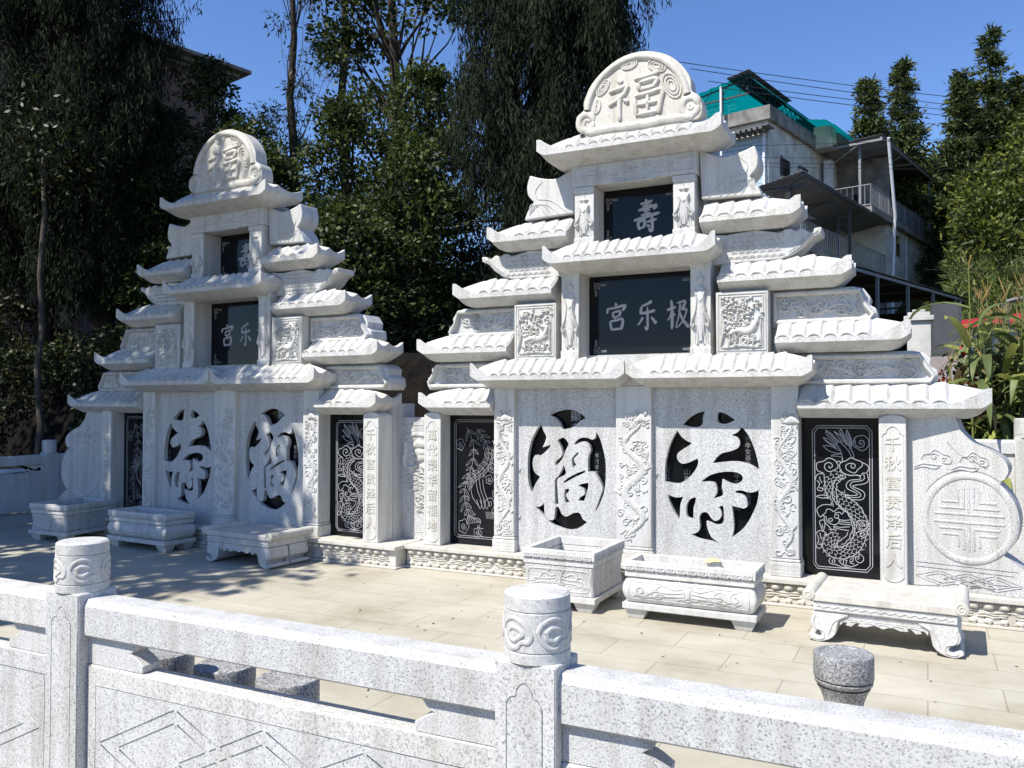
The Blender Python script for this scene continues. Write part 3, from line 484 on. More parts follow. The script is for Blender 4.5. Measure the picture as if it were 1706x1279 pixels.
def build_tomb(name, loc, rz, label, order, side, base_x, texts, seed):
    T = empty(name, loc, rz, label, 'tomb')
    # ---- base with lotus-petal mouldings
    bx0, bx1 = base_x
    b = MB(); b.box(bx0, bx1, -.085, .9, 0, .022); b.box(bx0+.02, bx1-.02, -.055, .88, .022, .18); b.box(bx0, bx1, -.10, .9, .182, .222)
    bs = b.build('base', GW, T, bevel=.006)
    p = MB(); n = int((bx1-bx0-.06)/.098); rg = random.Random(seed)
    for i in range(n):
        x = bx0+.04+i*.098
        p.pillow(x, x+.082, .126, .180, -.055, .036, 5, 4); p.pillow(x+.082, x+.098, .132, .178, -.055, .022, 2, 3)
        p.pillow(x+.012, x+.070, .024, .068, -.055, .026, 4, 3, .4)
        p.pillow(x+.03, x+.06, .022, .034, -.066, .018, 2, 2)
    for i in range(int((bx1-bx0)/.23)):
        x = bx0+.05+i*.23
        for q in range(3):
            zz = .076+.018*q; xx = x+rg.uniform(0, .07)
            p.ribbon(cat_rom([(xx, zz), (xx+.05, zz+rg.uniform(-.006, .012)), (xx+.10, zz-.004), (xx+.15, zz+rg.uniform(-.004, .01)), (xx+.19, zz)], 2), .006, -.055, .014, 3)
    p.build('petal_moulding', GW, bs)
    # ---- masonry core behind the facade
    c = MB(); c.box(-2.15, 2.15, .235, .60, .222, 1.60); c.box(-1.36, 1.36, .20, .56, 1.60, 2.04); c.box(-1.13, 1.13, .30, .58, 2.04, 2.60); c.box(-.74, .74, .30, .56, 2.60, 3.02); c.box(-.55, .55, .28, .56, 3.02, 3.80)
    c.build('back_wall', GF, T)
    # ---- lower storey pillars with carved dragons
    for i, (a, e) in enumerate(((-1.365, -1.155), (-.16, .16), (1.155, 1.365))):
        m = MB(); m.box(a, e, .0, .235, .362, 1.755); m.box(a-.012, e+.012, -.014, .24, .222, .335); m.box(a-.006, e+.006, -.008, .238, .337, .36)
        pil = m.build('pillar', GR, T, bevel=.007)
        d = MB(); dragon_relief(d, a+.008, e-.008, .38, 1.52, 0, seed+i*7)
        for z in (.25, .28, .31): d.ribbon([(a+.0, z), (e-.0, z)], .006, -.014, .004, 2)
        d.build('dragon_carving', GC, pil)
    # ---- pierced panels with giant characters, black slabs behind
    for i, ch in enumerate(order):
        sx = -1 if i == 0 else 1; native = -1 if ch == 'fu' else 1
        holes = FU if ch == 'fu' else SHOU
        sh = 0 if sx == native else sx*1.3155
        hl = [[(x+sh, z) for x, z in corner_smooth(h, 3)] for h in holes]
        xa, xb = (-1.155, -.16) if i == 0 else (.16, 1.155)
        pn = fill_plate('pierced_panel', [[(xa, .222), (xb, .222), (xb, 1.76), (xa, 1.76)]]+hl, .055, .05, GF, T)
        pn['label'] = 'granite panel pierced with a giant fortune character' if ch == 'fu' else 'granite panel pierced with a giant longevity character'
        sl = box_part('name_slab', BLACK, T, xa, xb, .130, .165, .23, 1.75, bevel=0)
        cx = (xa+xb)/2-.0
        cols = {'fu': ((cx+.07, '顯\n考\n妣\n老\n大\n人', .105, 1.53), (cx+.27, '孝\n男\n孝\n女\n立\n碑\n敬\n祀', .048, 1.15), (cx+.37, '公\n元\n吉\n年\n良\n日\n重\n立', .052, 1.15), (cx-.42, '吉\n祥\n安\n康', .05, 1.2)),
                'shou': ((cx+.29, '孝\n男\n孝\n女\n孫\n男\n孫\n女\n敬\n立\n長\n春', .05, 1.38), (cx+.40, '福\n壽\n安\n康\n世\n代\n昌', .05, 1.25), (cx+.20, '和\n順\n平\n安\n德\n厚\n流\n光', .05, 1.12), (cx-.40, '天\n長\n地\n久', .07, 1.06), (cx-.22, '山\n高\n水\n長', .06, 1.04), (cx+.02, '永\n垂', .07, .82))}[ch]
        for x, s, size, z in cols: text_obj('inscription', s, size, x, .1285, z, ENGD if size < .1 else ENG, sl, extr=.001, space=1.05)
    # ---- double eave above the panels
    for a, e in ((-1.50, -.005), (.005, 1.50)):
        eave_mesh(a, e, 1.812, -.225, .30, True, True, .096, lift=.125, dep=.20, L=.20).build('eave', GC, T, ang=24)
    box_part('architrave', GR, T, -1.38, 1.38, -.005, .23, 1.757, 1.86)
    # ---- outer tiers, both sides
    for s in (-1, 1):
        def X(a, e): return (a, e) if s > 0 else (-e, -a)
        def P(poly): return poly if s > 0 else mirror(poly)
        def ev(a, e, zb): 
            q = X(a, e); return eave_mesh(q[0], q[1], zb, -.075, .36, s < 0, s > 0, .128, lift=.11, dep=.13, L=.27).build('eave', GC, T, ang=24)
        short = side != 0 and s != side
        ev(1.368, 2.16 if short else 2.70, 1.562); ev(1.20, 2.18, 2.082); ev(.745, 1.775, 2.598); ev(.60, 1.405, 3.106)
        # carved square beside the name plate
        m = MB(); q = X(.722, 1.142); m.box(q[0], q[1], -.018, .24, 2.0, 2.52); sq = m.build('relief_square', GR, T, bevel=.006)
        m = MB(); rg = random.Random(seed+s)
        for fr in (.0, .022): m.ribbon([(q[0]+.02+fr, 2.035+fr), (q[1]-.02-fr, 2.035+fr), (q[1]-.02-fr, 2.50-fr), (q[0]+.02+fr, 2.50-fr), (q[0]+.02+fr, 2.035+fr)], .008, -.018, .008, 3)
        cx = (q[0]+q[1])/2
        m.ribbon(cat_rom([(cx-.10, 2.17), (cx-.03, 2.20), (cx+.05, 2.19), (cx+.11, 2.25), (cx+.13, 2.32)], 3), [.022]*4+[.034]*5+[.022]*4, -.018, .026, 6)
        for dx in (-.10, -.05, .05, .09): m.ribbon([(cx+dx, 2.17), (cx+dx+.01, 2.11), (cx+dx-.008, 2.06)], [.018, .012, .014], -.018, .026, 4)
        m.ribbon(cat_rom([(cx-.16, 2.06), (cx+.0, 2.075), (cx+.16, 2.06)], 3), .014, -.018, .016, 3)
        m.ribbon(cat_rom([(cx-.17, 2.08), (cx-.14, 2.24), (cx-.16, 2.36), (cx-.06, 2.44)], 3), .014, -.018, .024, 4)
        m.ribbon(cat_rom([(cx+.16, 2.07), (cx+.15, 2.22), (cx+.16, 2.30)], 3), .010, -.018, .020, 4)
        for i in range(120):
            x, z = rg.uniform(q[0]+.055, q[1]-.055), rg.choice((rg.uniform(2.30, 2.455), rg.uniform(2.22, 2.455), rg.uniform(2.06, 2.46))); a = rg.uniform(0, 6.28); l = rg.uniform(.014, .028)
            m.ribbon([(x, z), (x+l*math.cos(a), z+l*.6*math.sin(a)), (x+1.6*l*math.cos(a+.5), z+l*math.sin(a+.5))], [.006, .013, .006], -.018, rg.uniform(.012, .03), 4)
        clouds(m, q[0]+.05, q[1]-.05, 2.07, 2.32, -.018, 10, .05, seed+3, .016, .008)
        m.build('deer_and_pine_carving', GC, sq)
        # long scroll blocks between the eaves
        for (a, e, z0, z1) in ((1.142, 1.915, 2.225, 2.525), (1.36, 2.335, 1.735, 2.005)):
            if short and z0 < 2: e = 2.16
            r = .12; pl = [(a, z0), (e, z0), (e+.03, z0+.05), (e+.02, z0+.12), (e-.03, z0+.15), (e-.02, z0+.21), (e-.07, z1-.02), (e-.14, z1), (a, z1)]
            bl = MB().prism(cat_rom(P(pl), 1), .135, .40).build('scroll_block', GR, T, bevel=.010)
            m = MB(); q = X(a+.05, e-.12)
            rim = P([(a+.035, z0+.035), (e-.03, z0+.035), (e-.005, z0+.075), (e-.06, z0+.15), (e-.10, z1-.035), (a+.035, z1-.035), (a+.035, z0+.035)])
            m.ribbon(rim, .024, .135, .050, 5, taper=False)
            cx = (q[0]+q[1])/2; w = (q[1]-q[0]); zc = (z0+z1)/2-.01
            m.ribbon([(cx, zc-.05), (cx, zc+.06)], [.035, .02], .135, .02, 5)
            for d in (-1, 1):
                for k in range(3): m.ribbon(cat_rom([(cx, zc-.055), (cx+d*.05*(k+1), zc-.02+.02*k), (cx+d*.085*(k+1), zc+.05-.02*k)], 3), [.006]*2+[.018]*3+[.006]*2, .135, .016, 4)
            clouds(m, q[0], q[1], z0+.06, z1-.05, .135, 22, .06, seed+int(z0*10), .014, .008)
            m.build('flower_carving', GC, bl)
        # carp-tail block and crowning cloud lobe
        fb = MB().prism(P(cat_rom([(.60, 3.03)]+FISH[:-1]+[(.60, 2.765)], 1)), .085, .36).build('carp_tail_block', GR, T, bevel=.008)
        m = MB(); q = X(.80, 1.28)
        for i in range(5):
            for j in range(8 - i % 2):
                x = q[0]+.03+.058*(j+.5*(i % 2)); z = 2.80+.042*i
                for rr in (.026, .015): m.ribbon([(x+rr*math.cos(t), z+rr*math.sin(t)) for t in (0, .63, 1.26, 1.88, 2.5, 3.14)], .0045, .085, .007, 3)
        for rr in (0, .02): m.ribbon(cat_rom(P([(1.29, 2.81+rr), (1.39, 2.88+rr), (1.46, 2.95+rr*.7), (1.52, 2.985)]), 3), .006, .085, .008, 3)
        m.build('wave_carving', GC, fb)
        lb = MB().prism(corner_smooth(P(BULB), 3), .075, .34).build('cloud_lobe', GR, T, bevel=.010)
        m = MB()
        for k in range(4): m.ribbon(cat_rom(P([(.74+.06*k, 3.34), (.82+.055*k, 3.42+.01*k), (.93+.03*k, 3.45), (1.03, 3.36+.015*k)]), 3), .0045, .075, .007, 3)
        m.ribbon(cat_rom(P([(.64, 3.34), (.80, 3.47), (.95, 3.50)]), 4), .0045, .075, .007, 3)
        m.ribbon(cat_rom(P([(.90, 3.66), (.97, 3.58), (.95, 3.50)]), 4), .0045, .075, .007, 3)
        m.build('leaf_lines', GR, lb)
        # upper pillars with robed figures
        for (a, e, z0, z1) in ((.505, .675, 1.99, 2.80), (.36, .545, 3.0, 3.545)):
            q = X(a, e); m = MB(); m.box(q[0], q[1], .0, .30, z0, z1); m.box(q[0]-.004, q[1]+.004, -.012, .30, z1-.055, z1-.004); m.box(q[0]-.004, q[1]+.004, -.012, .30, z0, z0+.085)
            pil = m.build('figure_pillar', GR, T, bevel=.006)
            m = MB(); lady(m, (q[0]+q[1])/2, z0+.095, (z1-z0)-.17, 0, (q[1]-q[0])*.98); m.build('robed_figure', GC, pil)
        # side bay: black slab, couplet pillar
        q = X(1.365, 1.95)
        sl = box_part('engraved_slab', BLACK, T, q[0], q[1], .185, .235, .223, 1.52, bevel=0)
        m = MB(); vis = X(1.40, 1.95)
        if s > 0:
            for P_ in DRAGON: m.ribbon(cat_rom(P_, 3) if len(P_) > 3 and P_ is not DRAGON[0] and P_ is not DRAGON[1] else P_, LINE, .1845, .0015, 2, taper=False)
            for P_, w in DRBODY: body_arcs(m, P_, w, .1845)
        else:
            frame_lines(m, -1.90, -1.40, .29, 1.44, .1845); phoenix(m, -1.88, -1.42, .31, 1.42, .1845)
        m.build('engraved_dragon' if s > 0 else 'engraved_phoenix', ENG, sl)
        q = X(1.95, 2.14)
        pw = [(q[0], .222), (q[1], .222), (q[1], 1.485), (q[1]-.03, 1.508), ((q[0]+q[1])/2, 1.516), (q[0]+.03, 1.508), (q[0], 1.485)]
        cp = MB().prism(pw, .0, .24).build('couplet_pillar', GR, T, bevel=.008)
        m = MB(); xm = (q[0]+q[1])/2
        m.ribbon(cat_rom([(q[0]+.022, .30), (q[0]+.022, 1.35)], 2), .004, 0, .006, 3); m.ribbon([(q[1]-.022, .30), (q[1]-.022, 1.35)], .004, 0, .006, 3)
        m.ribbon(cat_rom([(q[0]+.022, 1.35), (q[0]+.03, 1.372), (q[0]+.048, 1.378), (q[0]+.055, 1.405), (xm, 1.43), (q[1]-.055, 1.405), (q[1]-.048, 1.378), (q[1]-.03, 1.372), (q[1]-.022, 1.35)], 3), .005, 0, .007, 3)
        m.ribbon(cat_rom([(q[0]+.022, .30), (q[0]+.05, .27), (xm, .255), (q[1]-.05, .27), (q[1]-.022, .30)], 3), .005, 0, .007, 3)
        m.build('border_carving', GR, cp)
        text_obj('couplet_text', texts[s], .118, xm, -.0005, 1.345, GW, cp, extr=.005, space=1.24, bold=.0016)
        # end scroll wing
        if s == side:
            grooves = []
            def gl(pts, w=.0035, closed=False):
                pts = P(pts); L_, R_ = [], []
                for i, (x, z) in enumerate(pts):
                    a = pts[max(i-1, 0)]; e = pts[min(i+1, len(pts)-1)]; tx, tz = e[0]-a[0], e[1]-a[1]; l = math.hypot(tx, tz) or 1
                    L_.append((x-tz/l*w, z+tx/l*w)); R_.append((x+tz/l*w, z-tx/l*w))
                grooves.append(L_+R_[::-1])
            C0 = (2.555, .757); WY = .10
            outl = [(2.10, .222), (2.10, 1.50), (2.474, 1.50)]+cat_rom(SCROLL[2:8], 4)+cat_rom([SCROLL[8], (2.767, 1.01), SCROLL[10], SCROLL[11], SCROLL[12], SCROLL[13]], 4)+[(2.844, .464), (2.90, .42), (2.905, .222)]
            outl = P(outl)
            circ = lambda r, t0, t1, n: [(C0[0]+r*.93*math.cos(t0+(t1-t0)*i/n), C0[1]+r*math.sin(t0+(t1-t0)*i/n)) for i in range(n+1)]
            gl(circ(.352, 2.6, .6, 30)); gl([(2.20, .405), (2.86, .40)]); gl([(2.20, .372), (2.84, .368)])
            segs = []
            for cx in (2.36, 2.545, 2.72):
                for rr in (1, .62):
                    hw, hh_ = .165*rr, .052*rr; zc = .302
                    segs += [((cx-hw, zc), (cx-.004, zc+hh_)), ((cx+.004, zc+hh_), (cx+hw, zc)), ((cx-hw, zc-.004), (cx-.004, zc-hh_)), ((cx+.004, zc-hh_), (cx+hw, zc-.004))]
            grooves += [[(x if s > 0 else -x, z) for x, z in lp] for lp in groove_loops(segs, .003, .008)]
            gl(cat_rom([(2.42, 1.31), (2.50, 1.22), (2.60, 1.17), (2.68, 1.12)], 5))
            wing = fill_plate('scroll_wing', [outl]+grooves, WY, .006, GF, T)
            MB().prism(outl, .1055+0, .30).build('wing_backing', GF, wing)
            pv = Matrix.Translation((s*2.12, .10, 0)); wing.matrix_local = pv @ Matrix.Rotation(R(-11*s), 4, 'Z') @ pv.inverted()
            m = MB()
            for r, h in ((.312, .009),): m.ribbon([(sx_*1, z) for sx_, z in P(circ(r, 0, 6.283, 40))], .026, WY, h, 5, taper=False)
            D = lambda pts: m.ribbon(P([(C0[0]+a*.25*.93, C0[1]+b*.25) for a, b in pts]), .010, WY, .006, 3, taper=False)
            D([(0, .95), (0, .16)]); D([(0, -.16), (0, -.95)]); D([(-.98, .12), (.98, .12)]); D([(-.98, -.12), (.98, -.12)])
            for sx_ in (-1, 1):
                D([(sx_*.14, .9), (sx_*.14, .30), (sx_*.85, .30)]); D([(sx_*.30, .82), (sx_*.30, .48), (sx_*.76, .48)]); D([(sx_*.14, -.9), (sx_*.14, -.30), (sx_*.85, -.30)]); D([(sx_*.30, -.82), (sx_*.30, -.48), (sx_*.76, -.48)])
            m.build('longevity_medallion', GF, wing)
            m = MB()
            for cx, cz, sc in ((2.33, 1.19, 1), (2.58, 1.18, .9)):
                m.ribbon(cat_rom([(cx-.09*sc, cz-.01), (cx-.07*sc, cz+.03), (cx-.03*sc, cz+.035), (cx, cz+.065), (cx+.04*sc, cz+.05), (cx+.06*sc, cz+.035), (cx+.11*sc, cz+.02), (cx+.11*sc, cz-.03), (cx+.05*sc, cz-.03)], 3) if s > 0 else [(-a, e) for a, e in cat_rom([(cx-.09, cz-.01), (cx-.07, cz+.03), (cx, cz+.065), (cx+.06, cz+.035), (cx+.11, cz+.02), (cx+.11, cz-.03), (cx+.05, cz-.03)], 3)], .0055, WY, .008, 3)
                m.ribbon(P(spiral(cx+.0, cz+.015, .03, 1.3)), .0055, WY, .008, 3); m.ribbon(P(spiral(cx+.065, cz-.005, .02, 1.2)), .005, WY, .008, 3)
                m.ribbon(cat_rom(P([(cx-.14, cz-.07), (cx-.08, cz-.04), (cx-.02, cz-.045), (cx+.05, cz-.05)]), 3), .005, WY, .008, 3)
                m.ribbon(cat_rom(P([(cx-.14, cz-.085), (cx-.08, cz-.062), (cx+.0, cz-.075), (cx+.04, cz-.055)]), 3), .005, WY, .008, 3)
            m.build('cloud_carving', GF, wing)
    # ---- name plate (second storey) and top plate
    pl = box_part('name_plate', BLACK, T, -.52, .52, .255, .30, 1.98, 2.80, bevel=0)
    for cx, ch in ((-.29, 'gong'), (.0, 'le'), (.285, 'ji')):
        m = MB(); brush(m, ch, cx-.085+.03, 2.255, .20, .26, .2545, .003); m.build('engraved_character', ENG, pl)
    m = MB()
    for sx_, x in ((1, -.455), (-1, .49)):
        for sz, z in ((1, 2.06), (-1, 2.705)): fret(m, x, z, sx_, sz, .12, .2545)
    m.build('corner_frets', ENG, pl)
    eave_mesh(-.765, .765, 2.838, -.225, .30, True, True, .098, lift=.125, dep=.20, L=.19).build('eave', GC, T, ang=24)
    box_part('architrave', GR, T, -.68, .68, -.004, .28, 2.765, 2.90)
    pl = box_part('top_plate', BLACK, T, -.365, .365, .255, .285, 3.0, 3.55, bevel=0)
    m = MB(); brush(m, 'shou', -.085, 3.14, .26, .29, .2545, .003); m.build('engraved_character', ENG, pl)
    m = MB()
    for sx_, x in ((1, -.335), (-1, .335)):
        for sz, z in ((1, 3.075), (-1, 3.475)): fret(m, x, z, sx_, sz, .11, .2545)
    m.build('corner_frets', ENG, pl)
    m = MB(); m.box(-.565, .565, -.012, .30, 3.545, 3.80); m.box(-.17, .20, -.025, .02, 3.535, 3.545)
    li = m.build('lintel', GR, T, bevel=.006)
    m = MB(); m.ribbon([(-.53, 3.575), (.53, 3.575), (.53, 3.715), (-.53, 3.715), (-.53, 3.575)], .007, -.012, .007, 3)
    rg = random.Random(seed)
    for i in range(26):
        x = rg.uniform(-.50, .42); z = rg.uniform(3.59, 3.68); m.ribbon(cat_rom([(x, z), (x+.03, z+.012), (x+.06, z), (x+.09, z+.01)], 2), .005, -.012, .008, 3)
    m.build('wave_carving', GC, li)
    # ---- top eave and crowning disc
    eave_mesh(-.82, .82, 3.808, -.225, .34, True, True, .11, lift=.11, dep=.19, L=.26).build('eave', GC, T, ang=24)
    oc = [(-.33, 3.93)]+DISC+[(.50, 3.93)]
    dc = MB().prism(corner_smooth(oc, 3), -.095, .075).build('crown_disc', GW, T, bevel=.016)
    m = MB(); cx, cz = .063, 4.11
    arc = [(cx+.455*math.cos(t), cz+.475*math.sin(t)) for t in [R(10+160*i/30) for i in range(31)]]
    m.ribbon(arc, .032, -.095, .026, 5, taper=False)
    for x, d in ((-.395, 1), (.535, -1)):
        m.ribbon([(x+.07*math.cos(t), 4.085+.075*math.sin(t)) for t in [i*.42 for i in range(16)]], .030, -.095, .014, 5); m.ribbon(spiral(x, 4.085, .03, .7, d), .014, -.095, .010, 4)
    m.ribbon(cat_rom([(-.40, 3.99), (-.2, 4.005), (.1, 3.995), (.35, 4.005), (.56, 3.99)], 4), .035, -.095, .022, 5)
    brush(m, 'fu', -.20, 4.05, .50, .37, -.095, .022, 5)
    for a0, r0, w_ in ((28, .36, .12), (62, .40, .085), (98, .41, .07), (140, .39, .075), (165, .37, .06)):
        x, z = cx+r0*math.cos(R(a0)), cz+r0*1.04*math.sin(R(a0))
        for k in range(3):
            rr = w_*(1-.3*k); ta = R(a0+90)
            m.ribbon([(x+rr*math.cos(t)*math.cos(ta)-rr*.55*math.sin(t)*math.sin(ta), z+rr*math.cos(t)*math.sin(ta)+rr*.55*math.sin(t)*math.cos(ta)) for t in [i*.42 for i in range(16)]], .010, -.095, .012, 3, taper=False)
    m.build('fortune_carving', GW, dc)
    return T

# ------------------------------------------------------------------ planters, tables, stools, fences
def key_band(mb, a, e, z0, z1, fn):        # meander: raised key pattern along a band; fn(u, z, d) -> point
    n = max(4, round((e-a)/.075)); w = (e-a)/n; zm = (z0+z1)/2; hh = (z1-z0)
    for i in range(n):
        u = a+i*w
        for (p, q, r, t) in ((.04, .92, .78, .96), (.04, .16, .30, .78), (.16, .62, .30, .44), (.50, .62, .44, .62), (.30, .50, .50, .62), (.80, .92, .04, .78), (.04, .92, .04, .18)):
            x0, x1, y0, y1 = u+p*w, u+q*w, z0+r*hh, z0+t*hh
            mb.add([fn(x0, y0, 0), fn(x1, y0, 0), fn(x1, y1, 0), fn(x0, y1, 0), fn(x0, y0, .006), fn(x1, y0, .006), fn(x1, y1, .006), fn(x0, y1, .006)],
                   [(4, 5, 6, 7), (0, 1, 5, 4), (1, 2, 6, 5), (2, 3, 7, 6), (3, 0, 4, 7)])
def planter(name, label, cat, loc, rz, w, d, h, bulge, group, seed):
    T = empty(name, loc, rz, label, cat, group); x, y = w/2, d/2
    # hollow rim: four bars
    zr = h-.115; t = .045
    m = MB()
    for (z0, z1, o) in ((zr, zr+.045, -.004), (zr+.049, h, .006)):
        m.box(-x-o, x+o, -y-o, -y+t, z0, z1); m.box(-x-o, x+o, y-t, y+o, z0, z1); m.box(-x-o, -x+t, -y+t, y-t, z0, z1); m.box(x-t, x+o, -y+t, y-t, z0, z1)
    rim = m.build('rim', GR, T, bevel=.004)
    k = MB()
    key_band(k, -x+.01, x-.01, zr+.052, zr+.086, lambda u, z, q: (u, -y-.0055-q, z)); key_band(k, -y+.01, y-.01, zr+.052, zr+.086, lambda u, z, q: (x+.0055+q, u, z))
    k.build('key_pattern', GR, rim)
    # body
    z0, z1 = .125, zr-.004; secs = []; n = 9
    for i in range(n+1):
        u = i/n; o = bulge*(math.sin(math.pi*u)**.8) if bulge > 0 else bulge*math.sin(math.pi*u)*1.0
        o -= .022 if bulge > 0 else .006
        if u in (0, 1): o -= .004
        z = z0+(z1-z0)*u; r = .012
        secs.append([(-x-o+r, -y-o, z), (x+o-r, -y-o, z), (x+o, -y-o+r, z), (x+o, y+o-r, z), (x+o-r, y+o, z), (-x-o+r, y+o, z), (-x-o, y+o-r, z), (-x-o, -y-o+r, z)])
    m = MB(); m.loft(secs); body = m.build('body', GF if bulge < 0 else GR, T, ang=30)
    m = MB()
    def yo(z):
        u = min(1, max(0, (z-z0)/(z1-z0))); return (bulge*(math.sin(math.pi*u)**.8)-.022) if bulge > 0 else bulge*math.sin(math.pi*u)-.006
    fn = lambda a, z, q: (a, -y-yo(z)-q, z)
    rg = random.Random(seed); zc = (z0+z1)/2; a0, a1 = -x+.05, x-.05
    rr = .05; ring = [(a0, zc-.3*(z1-z0)+.0), (a0-.012, zc), (a0, zc+.3*(z1-z0)), (a0+.06, z1-.03), (a1-.06, z1-.03), (a1, zc+.3*(z1-z0)), (a1+.012, zc), (a1, zc-.3*(z1-z0)), (a1-.06, z0+.03), (a0+.06, z0+.03)]
    ring = cat_rom(ring, 3, True); m.ribbon(ring+ring[:1], .0042, 0, .005, 3, fn, taper=False)
    for s in (-1, 1):
        for i in range(3):
            q = [(s*(.02+.0*i), zc+.045-.03*i), (s*(.10*w+.05*i), zc+.03-.028*i), (s*(.2*w+.05*i), zc+.05-.045*i), (s*(.28*w+.04*i), zc-.01-.02*i)]
            m.ribbon(cat_rom(q, 4), .0045, 0, .006, 3, fn)
        m.ribbon(cat_rom([(s*.015, zc-.02), (s*.03, zc+.05), (s*.06, zc+.085), (s*.09, zc+.06)], 4), .005, 0, .006, 3, fn)
        for cx in ((.24, .36) if w > .8 else (.3,)): m.ribbon(spiral(s*cx*w, zc-.01+rg.uniform(-.02, .02), .05, 1.4, s), .0042, 0, .006, 3, fn)
    for i in range(9):
        a = rg.uniform(a0, a1-.12); z = rg.uniform(z0+.035, zc-.02)
        m.ribbon(cat_rom([(a, z), (a+.04, z+.014), (a+.08, z), (a+.12, z+.010)], 3), .004, 0, .005, 3, fn)
    m.build('lotus_carving', GR, body)
    m = MB(); m.box(-x-.012, x+.012, -y-.012, y+.012, .075, .121); m.build('plinth', GR, T, bevel=.005)
    for sx in (-1, 1):
        for sy in (-1, 1):
            ax, ay = sx*(x-.085), sy*(y-.07); secs = []
            for z, q in ((0, .052), (.012, .06), (.073, .085)):
                secs.append([(ax-q, ay-q*.75, z), (ax+q, ay-q*.75, z), (ax+q, ay+q*.75, z), (ax-q, ay+q*.75, z)])
            MB().loft(secs).build('foot', GR, T, bevel=.003)
    MB().box(-x+.02, x-.02, -y+.02, y-.02, zr-.03, zr-.01).build('inner_floor', SOIL if bulge < 0 else GF, T)
    return T
def altar(name, label, loc, rz, w, d, h, group):
    T = empty(name, loc, rz, label, 'offering table', group); x, y = w/2, d/2
    m = MB(); m.box(-x+.02, x-.02, -y, y, h-.072, h-.02); top = m.build('top_slab', GW, T, bevel=.006)
    for s in (-1, 1):                                           # rolled scroll ends
        secs = []
        for yy in (-y-.004, y+.004):
            secs.append([(s*(x-.01)+.042*math.cos(t), yy, h-.03+.042*math.sin(t)) for t in [i*math.pi/10 for i in range(20)]])
        r = MB().loft(secs).build('rolled_end', GW, T, bevel=.004)
        m = MB(); m.ribbon([(s*(x-.01)+(a if s > 0 else -a), h-.03+b) for a, b in spiral(0, 0, .036, 1.8, 1, 1.5, 22)], .005, -y-.003, .006, 3); m.build('scroll_carving', GW, r)
    m = MB(); m.box(-x+.035, x-.035, -y+.012, y-.012, h-.135, h-.076); fz = m.build('frieze', GR, T, bevel=.004)
    m = MB(); n = 14
    for k in range(n):
        a = -x+.06+k*(w-.12)/n
        m.ribbon(cat_rom([(a, h-.108), (a+.018, h-.096), (a+.04, h-.110), (a+.062, h-.100)], 3), .005, -y+.012, .005, 3)
    m.ribbon([(-x+.05, h-.085), (x-.05, h-.085)], .004, -y+.012, .004, 2); m.ribbon([(-x+.05, h-.126), (x-.05, h-.126)], .004, -y+.012, .004, 2)
    m.build('frieze_carving', GR, fz)
    zl = h-.139
    for sy in (-1, 1):
        for s in (-1, 1):
            P = [(x-.03, zl), (x-.03, zl-.03), (x-.015, zl-.075), (x-.03, zl-.115), (x-.075, zl*.36), (x-.085, zl*.22), (x-.06, zl*.17), (x-.02, zl*.26), (x+.0, zl*.16), (x-.012, .02), (x-.06, .0), (x-.135, .022), (x-.175, zl*.30), (x-.185, zl*.55), (x-.20, zl*.75), (x-.25, zl*.88), (x-.26, zl)]
            pl = cat_rom(P, 2); pl = pl if s > 0 else mirror(pl)
            y0, y1 = (-y+.02, -.012) if sy < 0 else (.012, y-.02)
            lg = MB().prism(pl, y0, y1).build('leg', GR, T, bevel=.006)
            if sy < 0:
                m = MB(); q = [(x-.045, zl-.03), (x-.035, zl-.075), (x-.055, zl-.115), (x-.10, zl*.36), (x-.10, zl*.15), (x-.055, zl*.10), (x-.03, zl*.17)]
                m.ribbon([(s*a, b) for a, b in cat_rom(q, 4)], .0045, y0, .006, 3); m.ribbon([(s*a, b) for a, b in cat_rom([(x-.24, zl-.015), (x-.17, zl*.72), (x-.145, zl*.5), (x-.13, zl*.28)], 4)], .0045, y0, .006, 3); m.build('leg_carving', GR, lg)
    ap = [(-x+.2, zl), (-x+.2, zl-.075)]
    for s in (-1, 1):
        seq = [(.26, -.085), (.24, -.062), (.215, -.060), (.225, -.078), (.19, -.085), (.165, -.060), (.14, -.054), (.15, -.075), (.10, -.078), (.06, -.062), (.03, -.066)]
        if s < 0: ap += [(-a*w/.92, zl+b) for a, b in seq]+[(0, zl-.078)]
        else: ap += [(a*w/.92, zl+b) for a, b in seq[::-1]]
    ap += [(x-.2, zl-.075), (x-.2, zl)]
    a = MB().prism(ap, -y+.03, -y+.075).build('apron', GR, T, bevel=.003)
    m = MB()
    for z in (zl-.02, zl-.038): m.ribbon([(-x+.22, z), (x-.22, z)], .004, -y+.03, .005, 3)
    for k in range(5): m.ribbon(cat_rom([(-.2+.085*k, zl-.052), (-.17+.085*k, zl-.046), (-.13+.085*k, zl-.054)], 3), .004, -y+.03, .005, 3)
    m.build('apron_carving', GR, a)
    return T
def stool(proto=[]):
    T = empty('stone_stool', (0, 0, 0), 0, 'x', 'stool', 'dark granite drum stools on the terrace')
    MB().lathe([(.12, .335), (.130, .339), (.132, .345), (.132, .440), (.130, .448), (.126, .450), (.10, .4505), (.098, .4485), (.0001, .4485)], k=40).build('seat', GD, T, ang=30)
    MB().lathe([(.0001, .30), (.105, .30), (.126, .315), (.128, .328), (.118, .3345), (.0001, .3345)], k=40).build('ring', GD, T, ang=50)
    MB().lathe([(.0001, 0), (.115, 0), (.118, .02), (.102, .06), (.084, .12), (.080, .17), (.087, .23), (.103, .275), (.117, .2995), (.0001, .2995)], k=40).build('pedestal', GD, T, ang=30)
    return T
